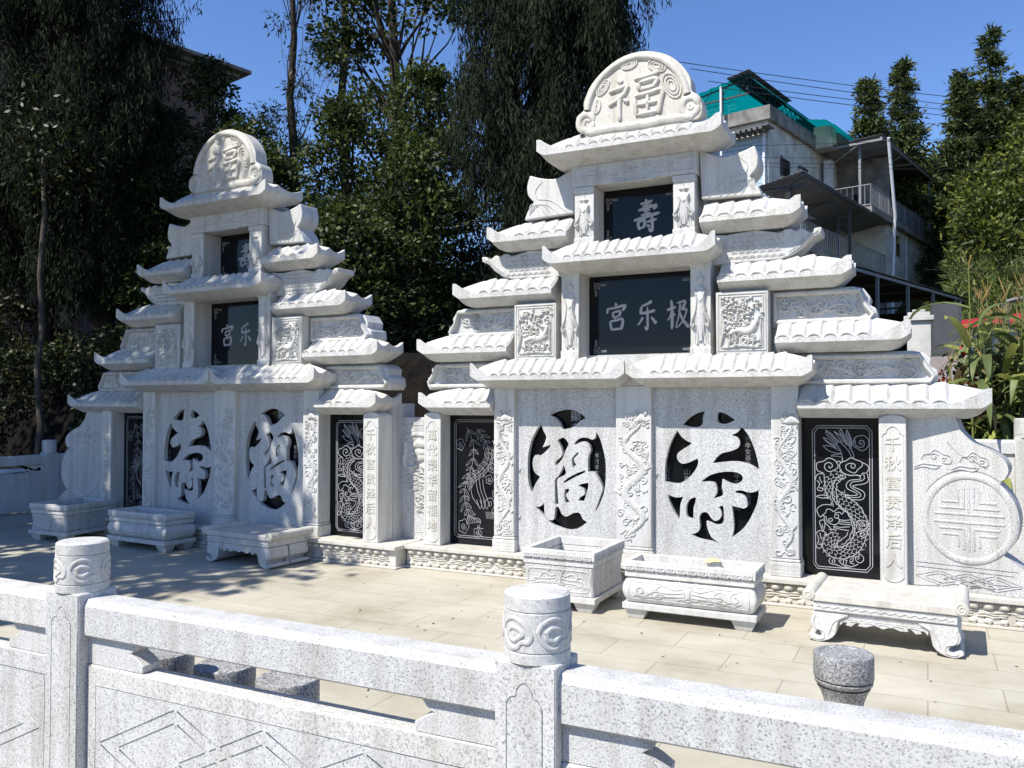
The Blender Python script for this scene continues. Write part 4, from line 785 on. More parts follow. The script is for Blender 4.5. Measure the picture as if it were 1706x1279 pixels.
def post_cap(m, z0, r, c):
    m.lathe([(.0001, z0), (r, z0), (r, z0+.028), (r-.004, z0+.031), (r, z0+.034), (r, z0+.142), (r-.004, z0+.145), (r, z0+.148), (r*.985, z0+.186), (r*.90, z0+.192), (.0001, z0+.192)], c, 40)
def fence(name, label, p0, p1, n, parent_h=.86, tail0=0, tail1=0, detail=True, base=0.0):
    """balustrade between two points; n bays, posts at every bay end"""
    p0 = Vector(p0); p1 = Vector(p1); L = (p1-p0).length; rz = math.atan2(p1.y-p0.y, p1.x-p0.x)
    T = empty(name, (p0.x, p0.y, base), rz, label, 'fence')
    bay = L/n
    if base: MB().box(-.3, L+tail1, -.11, .11, -base-.2, -.004).build('plinth', GB, T, bevel=.006)
    for i in range(n+1):
        x = i*bay
        m = MB(); m.box(x-.095, x+.095, -.085, .085, 0, .862); ps = m.build('post', GB, T, bevel=.006)
        m = MB(); post_cap(m, .862, .098, (x, 0, 0)); cp = m.build('post_cap', GR if detail else GB, ps, ang=30)
        if detail:
            m = MB()
            for k in range(5):                                # cloud scrolls wrapped round the cap
                a0 = -math.pi/2+k*2*math.pi/5-.25
                fn = lambda u, z, d, a0=a0, x=x: (x+(.098+d)*math.cos(a0+u/.098), (.098+d)*math.sin(a0+u/.098), z)
                zc = .862+.088
                m.ribbon(cat_rom([(-.055, zc+.002), (-.042, zc+.026), (-.012, zc+.040), (.012, zc+.034), (.035, zc+.016), (.050, zc-.006), (.040, zc-.026), (.018, zc-.026), (.004, zc-.044), (-.022, zc-.042), (-.045, zc-.020), (-.055, zc+.002)], 3), .0065, 0, .0038, 4, fn, taper=False)
                m.ribbon(cat_rom([(-.030, zc), (-.015, zc+.014), (.010, zc+.010), (.024, zc-.004), (.010, zc-.014), (-.006, zc-.024), (-.026, zc-.016), (-.030, zc)], 3), .008, 0, .0036, 4, fn, taper=False)
            m.build('cloud_carving', GR, cp)
            arch = [(x-.058, .06), (x-.058, .745), (x-.045, .765), (x-.028, .770), (x-.024, .79), (x, .81), (x+.024, .79), (x+.028, .77), (x+.045, .765), (x+.058, .745), (x+.058, .06)]
            arch = [arch[0]]+cat_rom(arch[1:-1], 3)+[arch[-1]]
            fr = [(x-.092, .02), (x+.092, .02), (x+.092, .858), (x-.092, .858)]
            inn = [(x-.0545+.0545*2*(a-x+.058)/.116 if 0 else x+(a-x)*.94, z-.004) for a, z in arch]
            fill_plate('post_panel', [fr, arch], -.090, .0055, GB, ps); fill_plate('post_field', [inn], -.090, .0055, GB, ps)
    for i in range(-1 if tail0 else 0, n+(1 if tail1 else 0)):
        a, e = i*bay+.095, (i+1)*bay-.095
        if i < 0: a = -tail0
        if i >= n: e = n*bay+tail1
        # rail with chamfered top edges
        sec = [(-.060, .70), (.060, .70), (.065, .706), (.065, .815), (.048, .840), (-.048, .840), (-.065, .815), (-.065, .706)]
        MB().loft([[(x, y, z) for y, z in sec] for x in (a-.001, e+.001)]).build('rail', GB, T, ang=20)
        pn = MB(); pn.box(a, e, -.045, .045, .03, .588); pn = pn.build('panel', GB, T, bevel=.005)
        for sgn, xx in ((1, a), (-1, e)):                     # cloud-cut brackets
            br = [(0, .589), (.30, .589), (.305, .618), (.27, .640), (.235, .655), (.262, .672), (.285, .700), (0, .700)]
            pl = [(xx+sgn*p, z) for p, z in br]
            MB().prism(pl, -.040, .040).build('bracket', GB, T, bevel=.003)
        if detail:
            fx0, fx1 = a+.012, e-.012; gx0, gx1, gz0, gz1 = a+.055, e-.055, .09, .515
            loops = [[(fx0, .036), (fx1, .036), (fx1, .582), (fx0, .582)], [(gx0, gz0), (gx1, gz0), (gx1, gz1), (gx0, gz1)]]
            fill_plate('panel_border', loops, -.050, .006, GB, pn)
            g2 = .004; loops = [[(gx0+g2, gz0+g2), (gx1-g2, gz0+g2), (gx1-g2, gz1-g2), (gx0+g2, gz1-g2)]]
            if e-a > 1:
                def line(p, q, w=.0032):
                    dx, dz = q[0]-p[0], q[1]-p[1]; l = math.hypot(dx, dz); nx, nz = -dz/l*w, dx/l*w
                    loops.append([(p[0]+nx, p[1]+nz), (q[0]+nx, q[1]+nz), (q[0]-nx, q[1]-nz), (p[0]-nx, p[1]-nz)])
                segs = []; zc = (gz0+gz1)/2; c = gx0+.02
                hw, hh = .40, .185; n_ = 3; st0 = (gx0+gx1)/2-.42
                for j in range(n_):
                    cx = st0+.42*j
                    for rr in (1, .74):
                        w_, h_ = hw*rr, hh*rr
                        for (p, q) in (((cx-w_, zc), (cx-.006, zc+h_)), ((cx+.006, zc+h_), (cx+w_, zc)), ((cx-w_, zc-.006), (cx-.006, zc-h_)), ((cx+.006, zc-h_), (cx+w_, zc-.006))):
                            segs.append((p, q))
                segs = [(p, q) for p, q in segs if gx0+.012 < min(p[0], q[0]) and max(p[0], q[0]) < gx1-.012]
                loops += groove_loops(segs, .0028, .010)
            fill_plate('lozenge_field', loops, -.050, .006, GB, pn)
    return T
def lotus_panel():
    T = empty('carved_link_panel', (-4.63, 7.02, 0), R(-1.0), 'narrow granite panel carved with lotus leaves joining the two tombs', 'stone panel')
    m = MB(); m.box(-.27, .27, .16, .32, .222, 1.46); sl = m.build('slab', GF, T, bevel=.005)
    m = MB(); m.ribbon([(-.19, .30), (-.19, 1.38), (.19, 1.38), (.19, .30), (-.19, .30)], .006, .16, .006, 3)
    for z in (1.17, 1.10, 1.05): m.ribbon([(-.10+.0*z, z), (0, z+.02*(z > 1.1)), (.10, z)], [.03, .055, .03], .16, .022, 6)
    for s in (-1, 1): m.ribbon(cat_rom([(s*.02, .98), (s*.08, .945), (s*.15, .955), (s*.185, 1.02), (s*.16, 1.12), (s*.17, 1.22)], 4), .022, .16, .026, 5)
    m.ribbon(cat_rom([(-.18, 1.26), (-.06, 1.285), (.06, 1.28), (.18, 1.26)], 3), .02, .16, .016, 4)
    rg = random.Random(4)
    for i in range(46):
        x, z = rg.uniform(-.16, .16), rg.uniform(.70, .93); m.ribbon(cat_rom([(x-.04, z), (x, z+.012), (x+.04, z-.004)], 3), .008, .16, .014, 3)
    clouds(m, -.05, .18, .5, .72, .16, 14, .05, 8, .016, .008)
    for z in (.66, .58, .50): m.ribbon(cat_rom([(-.02, z), (.05, z+.02), (.12, z-.01), (.17, z+.015)], 3), .012, .16, .016, 4)
    m.build('lotus_carving', GC, sl)
    return T

# ------------------------------------------------------------------ foliage
def leaf_mesh(name, P, D, Lg, Wd, m, parent, seed=0, fold=.0):
    rs = np.random.RandomState(seed); n = len(P)
    P = np.asarray(P, float); D = np.asarray(D, float); D /= np.linalg.norm(D, axis=1)[:, None]+1e-9
    r = rs.normal(size=(n, 3)); s = np.cross(D, r); s /= np.linalg.norm(s, axis=1)[:, None]+1e-9
    Lg = np.broadcast_to(Lg, n)[:, None]; Wd = np.broadcast_to(Wd, n)[:, None]
    V = np.empty((n, 4, 3)); V[:, 0] = P; V[:, 1] = P+D*Lg*.45+s*Wd*.5; V[:, 2] = P+D*Lg; V[:, 3] = P+D*Lg*.45-s*Wd*.5
    nn = np.cross(s, D); V[:, 2] += nn*Lg*.12
    me = bpy.data.meshes.new(name); me.vertices.add(4*n); me.vertices.foreach_set('co', V.ravel())
    me.loops.add(4*n); me.loops.foreach_set('vertex_index', np.arange(4*n)); me.polygons.add(n); me.polygons.foreach_set('loop_start', np.arange(n)*4)
    me.update(); me.validate(); me.materials.append(m)
    o = bpy.data.objects.new(name, me); COL.objects.link(o); o.parent = parent
    return o
def bend(a, b, n, j, rg):
    a = Vector(a); b = Vector(b); out = []
    for i in range(n+1):
        t = i/n; p = a.lerp(b, t); k = math.sin(math.pi*t)*j
        out.append(p+Vector((rg.uniform(-k, k), rg.uniform(-k, k), rg.uniform(-k, k)*.4)))
    return out
def broad_tree(name, label, loc, H, rad, trunk_r, nclump, nleaf, m, bark=BARK, leaf=(.10, .07), seed=1, crown0=.35, cat='tree', group=None, clump_r=.55, droop=.2, lean=(0, 0), flat=1.0, sparse=1.0, limb=.28):
    rg = random.Random(seed); rs = np.random.RandomState(seed)
    T = empty(name, loc, 0, label, cat, group)
    top = Vector((lean[0], lean[1], H*.93)); tr = bend((0, 0, -.3), top, 9, .05*H*.25, rg)
    mb = MB(); mb.tube(tr, [trunk_r*(1-.8*i/9) for i in range(10)], 9)
    cl = []
    for i in range(nclump):
        u = rg.uniform(crown0, 1.0); a = rg.uniform(0, 6.283)
        env = math.sin(math.pi*min(1, max(.02, (u-crown0)/(1-crown0)*.88+.12)))**.6
        r = rad*env*math.sqrt(rg.uniform(.08, 1))
        base = tr[min(9, int(u*9*.9))]
        c = Vector((lean[0]*u+r*math.cos(a), lean[1]*u+r*math.sin(a)*flat, H*u)); cl.append(c)
        mb.tube(bend(base, c, 4, .12*r, rg), [trunk_r*limb, trunk_r*limb*.7, trunk_r*limb*.5, trunk_r*limb*.3, .005], 5)
    mb.build('trunk', bark, T, ang=60)
    per = int(nleaf/nclump); P = []; D = []
    for c in cl:
        cr = clump_r*rg.uniform(.6, 1.3); k = int(per*rg.uniform(.5, 1.5)*sparse)
        q = rs.normal(size=(k, 3)); q /= np.linalg.norm(q, axis=1)[:, None]+1e-9; q *= (cr*rs.uniform(.15, 1, size=(k, 1))**.6); q[:, 2] *= .62
        P.append(np.array(c)+q); d = q/cr*.8+rs.normal(size=(k, 3))*.6; d[:, 2] -= droop; D.append(d)
    P = np.vstack(P); D = np.vstack(D); n = len(P)
    leaf_mesh('crown', P, D, leaf[0]*rs.uniform(.6, 1.35, n), leaf[1]*rs.uniform(.6, 1.3, n), m, T, seed)
    return T
def weeping_tree(name, label, loc, H, rad, trunk_r, nbr, strands, m, seed, low=.10, group=None, prof=None):
    rg = random.Random(seed); rs = np.random.RandomState(seed)
    T = empty(name, loc, 0, label, 'tree', group)
    tr = bend((0, 0, -.3), (0, 0, H), 10, .25, rg); mb = MB(); mb.tube(tr, [trunk_r*(1-.88*i/10) for i in range(11)], 10)
    P = []; D = []; L_ = []
    for b in range(nbr):
        u = low+(1-low)*(b+rg.random())/nbr; a = rg.uniform(0, 6.283)
        r = rad*(prof(u) if prof else min(1, (1.05-u)*2.2))*rg.uniform(.55, 1.05)
        z = H*u; tip = Vector((r*math.cos(a), r*math.sin(a), z+.10*r))
        br = bend((0, 0, z-.05), tip, 5, .08*r, rg); mb.tube(br, [.05, .04, .03, .02, .012, .006], 4)
        for s in range(strands):
            t = rg.uniform(.2, 1.0)**.8; i = min(4, int(t*5)); p = br[i].lerp(br[i+1], t*5-i)
            ln = rg.uniform(.35, 1.25); k = int(ln*44)
            x = np.linspace(0, 1, k)[:, None]
            sw = rs.normal(size=2)*.10
            pts = np.array(p)+rs.normal(size=(1, 3))*np.array([.12, .12, .06])+np.hstack([sw[0]*x**2, sw[1]*x**2, -ln*x])+rs.normal(size=(k, 3))*.05
            P.append(pts); d = rs.normal(size=(k, 3))*.45; d[:, 2] -= 1.5; D.append(d)
    mb.build('trunk', BARK, T, ang=60)
    P = np.vstack(P); D = np.vstack(D); n = len(P)
    leaf_mesh('crown', P, D, .15*rs.uniform(.5, 1.6, n), .020*rs.uniform(.5, 1.5, n), m, T, seed)
    return T
def conifer(name, label, loc, H, rad, seed, group=None, m=None, low=.05, n=9000, tiers=30):
    rg = random.Random(seed); rs = np.random.RandomState(seed); T = empty(name, loc, 0, label, 'tree', group)
    mb = MB(); mb.tube(bend((0, 0, -1), (0, 0, H), 6, .1, rg), [.28*(1-.9*i/6) for i in range(7)], 7); P = []; D = []
    for b in range(tiers*5):
        u = rg.uniform(low, .99); a = rg.uniform(0, 6.283); r = rad*(1-u)**.8*rg.uniform(.55, 1.1)+.12
        tip = np.array([r*math.cos(a), r*math.sin(a), H*u+.10*r]); base = np.array([0, 0, H*u]); mb.tube([base, tip], [.05, .015], 4)
        k = int(n/(tiers*5)*(.4+1.2*(1-u))*rg.uniform(.6, 1.4)); t = rs.uniform(.25, 1.05, (k, 1))
        q = base+(tip-base)*t+rs.normal(size=(k, 3))*np.array([.26, .26, .20])*(.5+.8*(1-u)); P.append(q); d = (tip-base)/r*.6+rs.normal(size=(k, 3))*.5; d[:, 2] -= .15; D.append(d)
    mb.build('trunk', BARK, T); P = np.vstack(P); D = np.vstack(D); k = len(P)
    leaf_mesh('crown', P, D, .36*rs.uniform(.6, 1.4, k), .11*rs.uniform(.6, 1.4, k), m or L_PINE, T, seed); return T
def leaf_mass(name, clumps, nleaf, leaf, m, seed, flatz=.8):
    rs = np.random.RandomState(seed); P = []; D = []
    tot = sum(r**2 for *_, r in clumps)
    for x, y, z, r in clumps:
        k = int(nleaf*r*r/tot); q = rs.normal(size=(k, 3)); q /= np.linalg.norm(q, axis=1)[:, None]; q *= r*rs.uniform(.35, 1, (k, 1))**.5; q[:, 2] *= flatz
        q += rs.normal(size=(k, 3))*.14*r
        P.append(q+np.array([x, y, z])); d = q/r+rs.normal(size=(k, 3))*.7; D.append(d)
    P = np.vstack(P); D = np.vstack(D); k = len(P)
    return leaf_mesh(name, P, D, leaf[0]*rs.uniform(.6, 1.4, k), leaf[1]*rs.uniform(.6, 1.4, k), m, None, seed)
def corn_plant(seed, H, m, dry=.15):
    rg = random.Random(seed); T = empty('corn_plant', (0, 0, 0), 0, 'x', 'corn plant')
    mb = MB(); st_ = bend((0, 0, -.1), (rg.uniform(-.06, .06), rg.uniform(-.06, .06), H), 6, .02, rg); mb.tube(st_, [.016*(1-.6*i/6) for i in range(7)], 6); mb.build('stalk', L_CORN, T)
    lv = MB(); dv = MB(); n = 11
    for i in range(n):
        u = .12+.80*i/n; p = st_[min(5, int(u*6))].lerp(st_[min(6, int(u*6)+1)], (u*6) % 1); a = i*2.6+rg.uniform(-.5, .5)
        L = H*rg.uniform(.30, .46)*(1.1-.35*u); dr = Vector((math.cos(a), math.sin(a), 0)); sd = Vector((-dr.y, dr.x, 0)); rise = rg.uniform(.25, .6); drp = rg.uniform(.5, 1.1); secs = []
        for k in range(8):
            t = k/7; c = p+dr*(L*t*(.9-.25*t*t))+Vector((0, 0, L*(rise*t*1.6-drp*t*t*1.15))); w = .052*math.sin(math.pi*min(1, t*.86+.14))**.7+.002
            tw = .5*math.sin(3*t+seed+i); s2 = (sd*math.cos(tw)+Vector((0, 0, 1))*math.sin(tw)*.6)
            secs.append([c-s2*w, c+Vector((0, 0, -.012)), c+s2*w])
        (dv if rg.random() < dry else lv).loft(secs, closed=False)
    lv.build('leaves', m, T, ang=80)
    if dv.v: dv.build('dry_leaves', L_DRY, T, ang=80)
    tb = MB(); tp = st_[-1]
    for k in range(4): a = rg.uniform(0, 6.28); q = rg.uniform(.03, .12); tb.tube([tp, tp+Vector((q*math.cos(a), q*math.sin(a), rg.uniform(.12, .26)))], [.006, .003], 4)
    tb.build('tassel', L_DRY, T); return T
def ground_grid(name, x0, x1, y0, y1, nx, ny, fn, m, kind='structure'):
    v = [(x0+(x1-x0)*i/nx, y0+(y1-y0)*j/ny) for j in range(ny+1) for i in range(nx+1)]
    v = [(x, y, fn(x, y)) for x, y in v]; f = [(j*(nx+1)+i, j*(nx+1)+i+1, (j+1)*(nx+1)+i+1, (j+1)*(nx+1)+i) for j in range(ny) for i in range(nx)]
    o = MB().add(v, f).build(name, m, ang=180); o['kind'] = kind; return o

# ================================================================== SETTING
rgm = random.Random(1)
def smooth(a, b, t): t = min(1, max(0, (t-a)/(b-a))); return t*t*(3-2*t)
def hum(x, y, s=1.0): return (math.sin(x*1.3*s+.7*y*s)+math.sin(y*1.7*s-.4*x*s)+math.sin(x*.53*s+2.1+y*.31*s))/3
GROUND = simple('dry_earth_ground', (.16, .13, .085), .95, .1, var=.4, vs=2, bump=.5)
GRASSY = simple('grassy_hill_ground', (.035, .045, .014), .95, .1, var=.5, vs=1.5, bump=.5)
o = MB().add([(-900, -600, -.25), (900, -600, -.25), (900, 1500, -.25), (-900, 1500, -.25)], [(0, 1, 2, 3)]).build('ground', GROUND); o['kind'] = 'structure'
m = MB(); m.box(-12.6, 1.75, 1.98, 9.3, -.3, 0.0); o = m.build('terrace_paving', TILE); o['kind'] = 'structure'
def bank(x, y):
    left = smooth(-1.6, -3.6, x); rise = smooth(8.9, 11.0, y)*2.55+smooth(10.8, 22, y)*3.2
    z = -.2+left*(rise+.12*hum(x, y, 2.5)*smooth(8.8, 9.6, y))+(1-left)*(.55*smooth(9.2, 10, y)+.02*max(0, y-10))
    return z
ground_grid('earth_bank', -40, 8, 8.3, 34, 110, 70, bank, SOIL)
def hillz(x, y): return .35+smooth(26, 60, y)*11+smooth(55, 120, y)*10+.6*hum(x*.2, y*.2)
ground_grid('hillside', -30, 70, 24, 150, 50, 50, hillz, GRASSY)
# left-hand side bank seen beyond the side fence
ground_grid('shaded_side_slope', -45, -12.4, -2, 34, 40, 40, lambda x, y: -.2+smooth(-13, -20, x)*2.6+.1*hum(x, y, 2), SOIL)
# ================================================================== TOMBS
build_tomb('tomb', (-2.285, 6.95, 0), 0, 'larger sunlit white granite tomb with tiered eaves, nearer the camera', ('fu', 'shou'), 1, (-2.32, 3.0),
           {-1: '萬\n代\n榮\n华\n留\n福\n地', 1: '千\n秋\n富\n贵\n泽\n后\n人'}, 11)
build_tomb('tomb', (-7.05+.045*math.cos(R(-2.2)), 6.892+.045*math.sin(R(-2.2)), 0), R(-2.2), 'tree-shaded grey granite tomb with tiered eaves on the far side', ('shou', 'fu'), -1, (-3.0, 2.42),
           {-1: '萬\n代\n榮\n华\n留\n福\n地', 1: '千\n秋\n富\n贵\n泽\n后\n人'}, 31)
lotus_panel()
# ================================================================== FURNITURE ON THE TERRACE
PG = 'carved stone troughs before the tombs'
planter('stone_planter', 'deep square carved stone trough before the pierced fortune panel of the sunlit tomb', 'stone planter', (-2.575, 6.31, 0), 0, .60, .70, .463, -.012, PG, 3)
planter('stone_planter', 'long shallow carved stone trough with bulging sides and a scrap of paper in it', 'stone planter', (-1.565, 6.16, 0), R(0), .955, .36, .428, .034, PG, 5)
planter('stone_planter', 'shaded deep square stone trough at the far left end of the terrace', 'stone planter', (-9.18, 6.66, 0), R(3), .60, .72, .43, -.012, PG, 7)
planter('stone_planter', 'shaded long stone trough with bulging sides between deep trough and low table', 'stone planter', (-7.78, 6.58, 0), R(-4), .98, .38, .405, .034, PG, 9)
AG = 'low scroll-ended stone offering tables'
altar('offering_table', 'sunlit low stone table with rolled scroll ends before the engraved dragon slab', (-.265, 6.24, 0), R(-2), .93, .60, .345, AG)
altar('offering_table', 'half shaded low stone table with rolled scroll ends before the grey tomb', (-6.10, 6.46, 0), R(-4), .93, .56, .345, AG)
m = MB(); rg = random.Random(3)
vv = [(x*.026+rg.uniform(-.012, .012), y*.018+rg.uniform(-.01, .01), rg.uniform(0, .035)) for y in range(5) for x in range(5)]
m.add(vv, [(j*5+i, j*5+i+1, (j+1)*5+i+1, (j+1)*5+i) for j in range(4) for i in range(4)])
tag(m.build('crumpled_paper', PAPER, loc=(-1.50, 6.26, .405), smooth=False), 'crumpled scrap of yellowed paper poking out of the long trough', 'paper')
s0 = stool(); SP = [(-3.19, 2.78, 'drum stool close to the left fence post, behind the rail'), (-2.79, 2.76, 'middle drum stool of the three behind the left rail'), (-2.42, 2.745, 'drum stool at the right end of the three behind the left rail'), (-.36, 4.16, 'lone dark drum stool in the sun before the scroll-ended table')]
for i, (x, y, lb) in enumerate(SP):
    o = s0 if i == 0 else copy_tree(s0); o.location = (x, y, 0); o.rotation_euler = (0, 0, i*1.3); o['label'] = lb
fence('stone_fence', 'white granite balustrade with cloud-carved post caps in the foreground', (-5.03, 2.235, 0), (-1.03, 2.235, 0), 2, tail0=1.6, tail1=2.6)
fence('stone_fence', 'shaded granite balustrade running back at the far left end', (-11.83, 4.15, 0), (-11.83, 8.15, 0), 2, tail0=1.9, tail1=2.2, detail=False)
fence('stone_fence', 'white balustrade behind the scroll wing in front of the corn', (-1.2, 9.62, 0), (.86, 9.62, 0), 1, tail1=1.6, detail=False, base=.40)
m = MB(); rg = random.Random(6)
pts = [[(-.25+.11*i, rg.uniform(-.02, .02)+.055*math.cos(t)*(1 if 0 < i < 5 else .2), .02+.04*math.sin(t)*(1 if 0 < i < 5 else .2)+rg.uniform(-.008, .008)) for t in [k*.7 for k in range(9)]] for i in range(6)]
m.loft(pts); tag(m.build('plastic_bag', PLASTIC, loc=(-11.83, 7.52, .605)), 'crumpled white plastic bag lying in the gap under the shaded rail', 'bag')
ob = tag(m.build('rag', SOIL, loc=(-11.83, 7.86, .605)), 'dark brown rag beside the plastic bag under the shaded rail', 'rag'); ob.rotation_euler = (0, 0, 1.5); ob.scale = (.6, .8, 1.2)
bpy.data.objects['plastic_bag'].rotation_euler = (0, 0, 1.57)
# black cable standing in the shaded side bay
m = MB(); m.tube(cat_rom([(0, 0, 0), (.02, .0, .3), (-.01, .0, .5), (-.06, 0, .53), (-.10, 0, .49), (-.08, 0, .45)], 4), .009, 6); tag(m.build('bent_cable', WIRE, loc=(-8.62, 7.04, .222)), 'short black bent cable leaning in the dark bay of the grey tomb', 'cable')
# a few dry twigs and leaves blown on to the paving
rs = np.random.RandomState(8); k = 120; Pp = np.column_stack([rs.uniform(-4.5, 1.2, k), rs.uniform(2.6, 6.6, k), np.full(k, .006)]); Dd = rs.normal(size=(k, 3)); Dd[:, 2] = .05
o = leaf_mesh('fallen_leaf_litter', Pp, Dd, .035*rs.uniform(.4, 1.3, k), .008*rs.uniform(.5, 1.4, k), BARK, None, 8); o['kind'] = 'stuff'
# ================================================================== TREES AND BANK
WG = 'dark weeping trees behind the tombs'
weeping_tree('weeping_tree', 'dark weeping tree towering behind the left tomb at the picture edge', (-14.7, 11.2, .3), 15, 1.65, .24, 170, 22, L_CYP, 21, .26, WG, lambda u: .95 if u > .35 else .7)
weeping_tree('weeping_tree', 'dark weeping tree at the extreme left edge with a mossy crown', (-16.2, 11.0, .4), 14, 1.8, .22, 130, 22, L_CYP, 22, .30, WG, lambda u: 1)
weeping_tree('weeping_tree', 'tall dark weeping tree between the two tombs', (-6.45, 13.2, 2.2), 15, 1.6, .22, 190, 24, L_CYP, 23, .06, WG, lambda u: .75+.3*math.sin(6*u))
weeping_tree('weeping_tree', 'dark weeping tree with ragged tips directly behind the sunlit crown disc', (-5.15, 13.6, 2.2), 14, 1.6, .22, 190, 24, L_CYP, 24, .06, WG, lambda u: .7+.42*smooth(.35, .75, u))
broad_tree('gum_tree', 'slim gum tree with bare dark lower trunk, nearest the brick house', (-14.1, 16, 2.5), 13.5, 1.5, .17, 34, 5600, L_EUC, BARK, (.16, .035), 41, .30, group='slim gum trees', clump_r=.5, droop=.5, limb=.10)
broad_tree('gum_tree', 'slim leaning gum tree with bare trunk against the sky gap', (-12.0, 16, 2.5), 15, 1.2, .15, 16, 2200, L_EUC, BARK, (.16, .035), 42, .62, group='slim gum trees', clump_r=.5, droop=.5, limb=.10, lean=(-.7, 0))
broad_tree('broadleaf_tree', 'forked broadleaf tree with ivy-like dark leaves right of the gum trunks', (-10.3, 15, 2.4), 13, 1.75, .20, 90, 19000, L_BROAD, BARK, (.13, .085), 43, .14, clump_r=.62)
BG = 'leafy shrubs crowding behind the left tomb'
for i, (x, y, z, h, r, lb) in enumerate(((-13.7, 13, 1.6, 7.2, 1.05, 'upright shrub with large dark leaves beside the brick house'), (-11.2, 12.0, 2.2, 4.3, 1.0, 'bushy leafy shrub right behind the grey crown disc'), (-9.4, 12.3, 2.3, 5.0, 1.05, 'tall bright-leaved shrub midway between the crown discs'), (-7.9, 12.0, 2.2, 3.9, .85, 'low arching shrub with thin bare twigs left of the weeping trees'), (-10.4, 11.0, 1.9, 3.3, .9, 'thick low shrub just behind the grey tomb upper eaves'), (-8.6, 10.9, 2.0, 2.9, .9, 'twiggy dull shrub above the bare bank between tombs'), (-12.4, 12.6, 2.2, 5.2, 1.0, 'leafy shrub around the foot of the gum trunks'), (-15.3, 13.4, 1.6, 6.6, 1.1, 'dense shrub hiding the lower brick wall beside the weeping tree'), (-14.0, 11.9, 1.6, 4.6, .9, 'low leafy shrub between the weeping tree and the grey tomb'), (-8.6, 13.6, 2.4, 5.6, 1.1, 'dense dark shrub filling the gap before the central weeping trees'))):
    broad_tree('leafy_shrub', lb, (x, y, z), h, r, .06, 60, 13000, L_BROAD, BARK, (.10, .058), 60+i, .06, 'shrub', BG, .42)
UG = 'undergrowth bushes in the shade at the left'
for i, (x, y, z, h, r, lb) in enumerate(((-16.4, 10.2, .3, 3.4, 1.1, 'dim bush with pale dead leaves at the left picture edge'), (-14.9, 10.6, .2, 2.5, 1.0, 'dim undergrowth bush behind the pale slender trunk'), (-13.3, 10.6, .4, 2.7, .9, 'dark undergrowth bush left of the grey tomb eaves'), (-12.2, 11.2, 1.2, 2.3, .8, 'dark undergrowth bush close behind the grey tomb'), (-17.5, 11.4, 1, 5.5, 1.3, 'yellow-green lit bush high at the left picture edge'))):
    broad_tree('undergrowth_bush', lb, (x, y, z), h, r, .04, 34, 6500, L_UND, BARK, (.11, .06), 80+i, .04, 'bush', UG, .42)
m = MB(); m.tube(bend((0, 0, -.3), (-.25, .2, 6.2), 12, .06, random.Random(5)), [.062*(1-.4*i/12) for i in range(13)], 9); T = empty('slender_tree', (-14.1, 9.5, -.1), 0, 'pale slender bare trunk standing behind the left fence', 'tree'); m.build('trunk', BARKP, T)
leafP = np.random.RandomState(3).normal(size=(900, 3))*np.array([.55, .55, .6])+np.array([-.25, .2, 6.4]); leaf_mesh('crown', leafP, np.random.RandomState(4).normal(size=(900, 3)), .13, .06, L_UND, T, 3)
T = empty('bare_branch_bush', (-8.9, 11.6, 2.0), 0, 'pale bare twiggy bush in front of the shrubs left of the sunlit tomb', 'bush'); m = MB(); rg = random.Random(77)
for i in range(26):
    a = rg.uniform(-1.1, 1.1); L = rg.uniform(.8, 2.2); p = Vector((0, 0, .2)); d = Vector((math.sin(a)*1.0, rg.uniform(-.5, .2), .75+rg.random()*.5)).normalized(); pts = [p]
    for k in range(6): d = (d+Vector((rg.uniform(-.2, .2), rg.uniform(-.15, .15), -.12))).normalized(); p = p+d*L/6; pts.append(p)
    m.tube(pts, [.014, .012, .010, .008, .006, .005, .003], 4)
    for k in (2, 3, 4, 5):
        q = pts[k]+Vector((rg.uniform(-.3, .3), rg.uniform(-.2, .2), rg.uniform(-.1, .25))); m.tube([pts[k], q], [.005, .002], 3)
m.build('twigs', simple('pale_twig', (.20, .17, .12), .9, .2), T)
# the trees that shade the left half (left of the view, towards the sun)
SG = 'shade trees left of the terrace'
broad_tree('shade_tree', 'big leafy shade tree left of the terrace', (-10.3, 1.7, 0), 11.2, 2.6, .28, 56, 7000, L_BROAD, BARK, (.26, .16), 91, .42, group=SG, clump_r=.85)
broad_tree('shade_tree', 'second leafy shade tree further left of the terrace', (-14.5, 3.2, 0), 13, 3.4, .3, 80, 9500, L_BROAD, BARK, (.28, .17), 92, .35, group=SG, clump_r=.9)
# ================================================================== RIGHT BACKGROUND
L_FIELD = leafmat('field_corn_leaf', (.105, .145, .042), .5, .3)
HG = 'conifers on the hillside'
for i, (x, y, z, h, r, lb) in enumerate(((-2.66, 48.5, 8.0, 11.2, 2.3, 'rounded conifer, leftmost of the pair above the house roof'), (-.97, 49.3, 7.5, 12.6, 2.3, 'pointed conifer, right one of the pair above the house roof'), (1.85, 50.5, 8.0, 11.4, 2.0, 'shorter conifer just left of the tallest spire'), (3.25, 51.4, 7.5, 14.3, 2.1, 'tallest spire-shaped conifer near the right picture edge'), (4.7, 52, 8, 11.3, 2.0, 'conifer at the right picture edge beyond the tallest spire'))):
    conifer('hillside_conifer', lb, (x, y, z), h, r, 100+i, HG, L_PINE, .02, 14000)
rg = random.Random(9); cl = []
for i in range(420):
    y = rg.uniform(42, 62); t = (y-42)/20
    x = rg.uniform(.012*y+1.3, .012*y+1.3+9) if y < 54 else rg.uniform(-4.5, 9)
    zt = hillz(x, y); hh = 3.4+2.2*t+2.5*smooth(.5, 4, x)
    cl.append((x, y, zt+rg.uniform(.1, 1)*hh, rg.uniform(.5, 1.5)))
o = leaf_mass('hillside_wood', cl, 210000, (.26, .14), L_HILL, 9); o['kind'] = 'stuff'
rs = np.random.RandomState(12); k = 26000
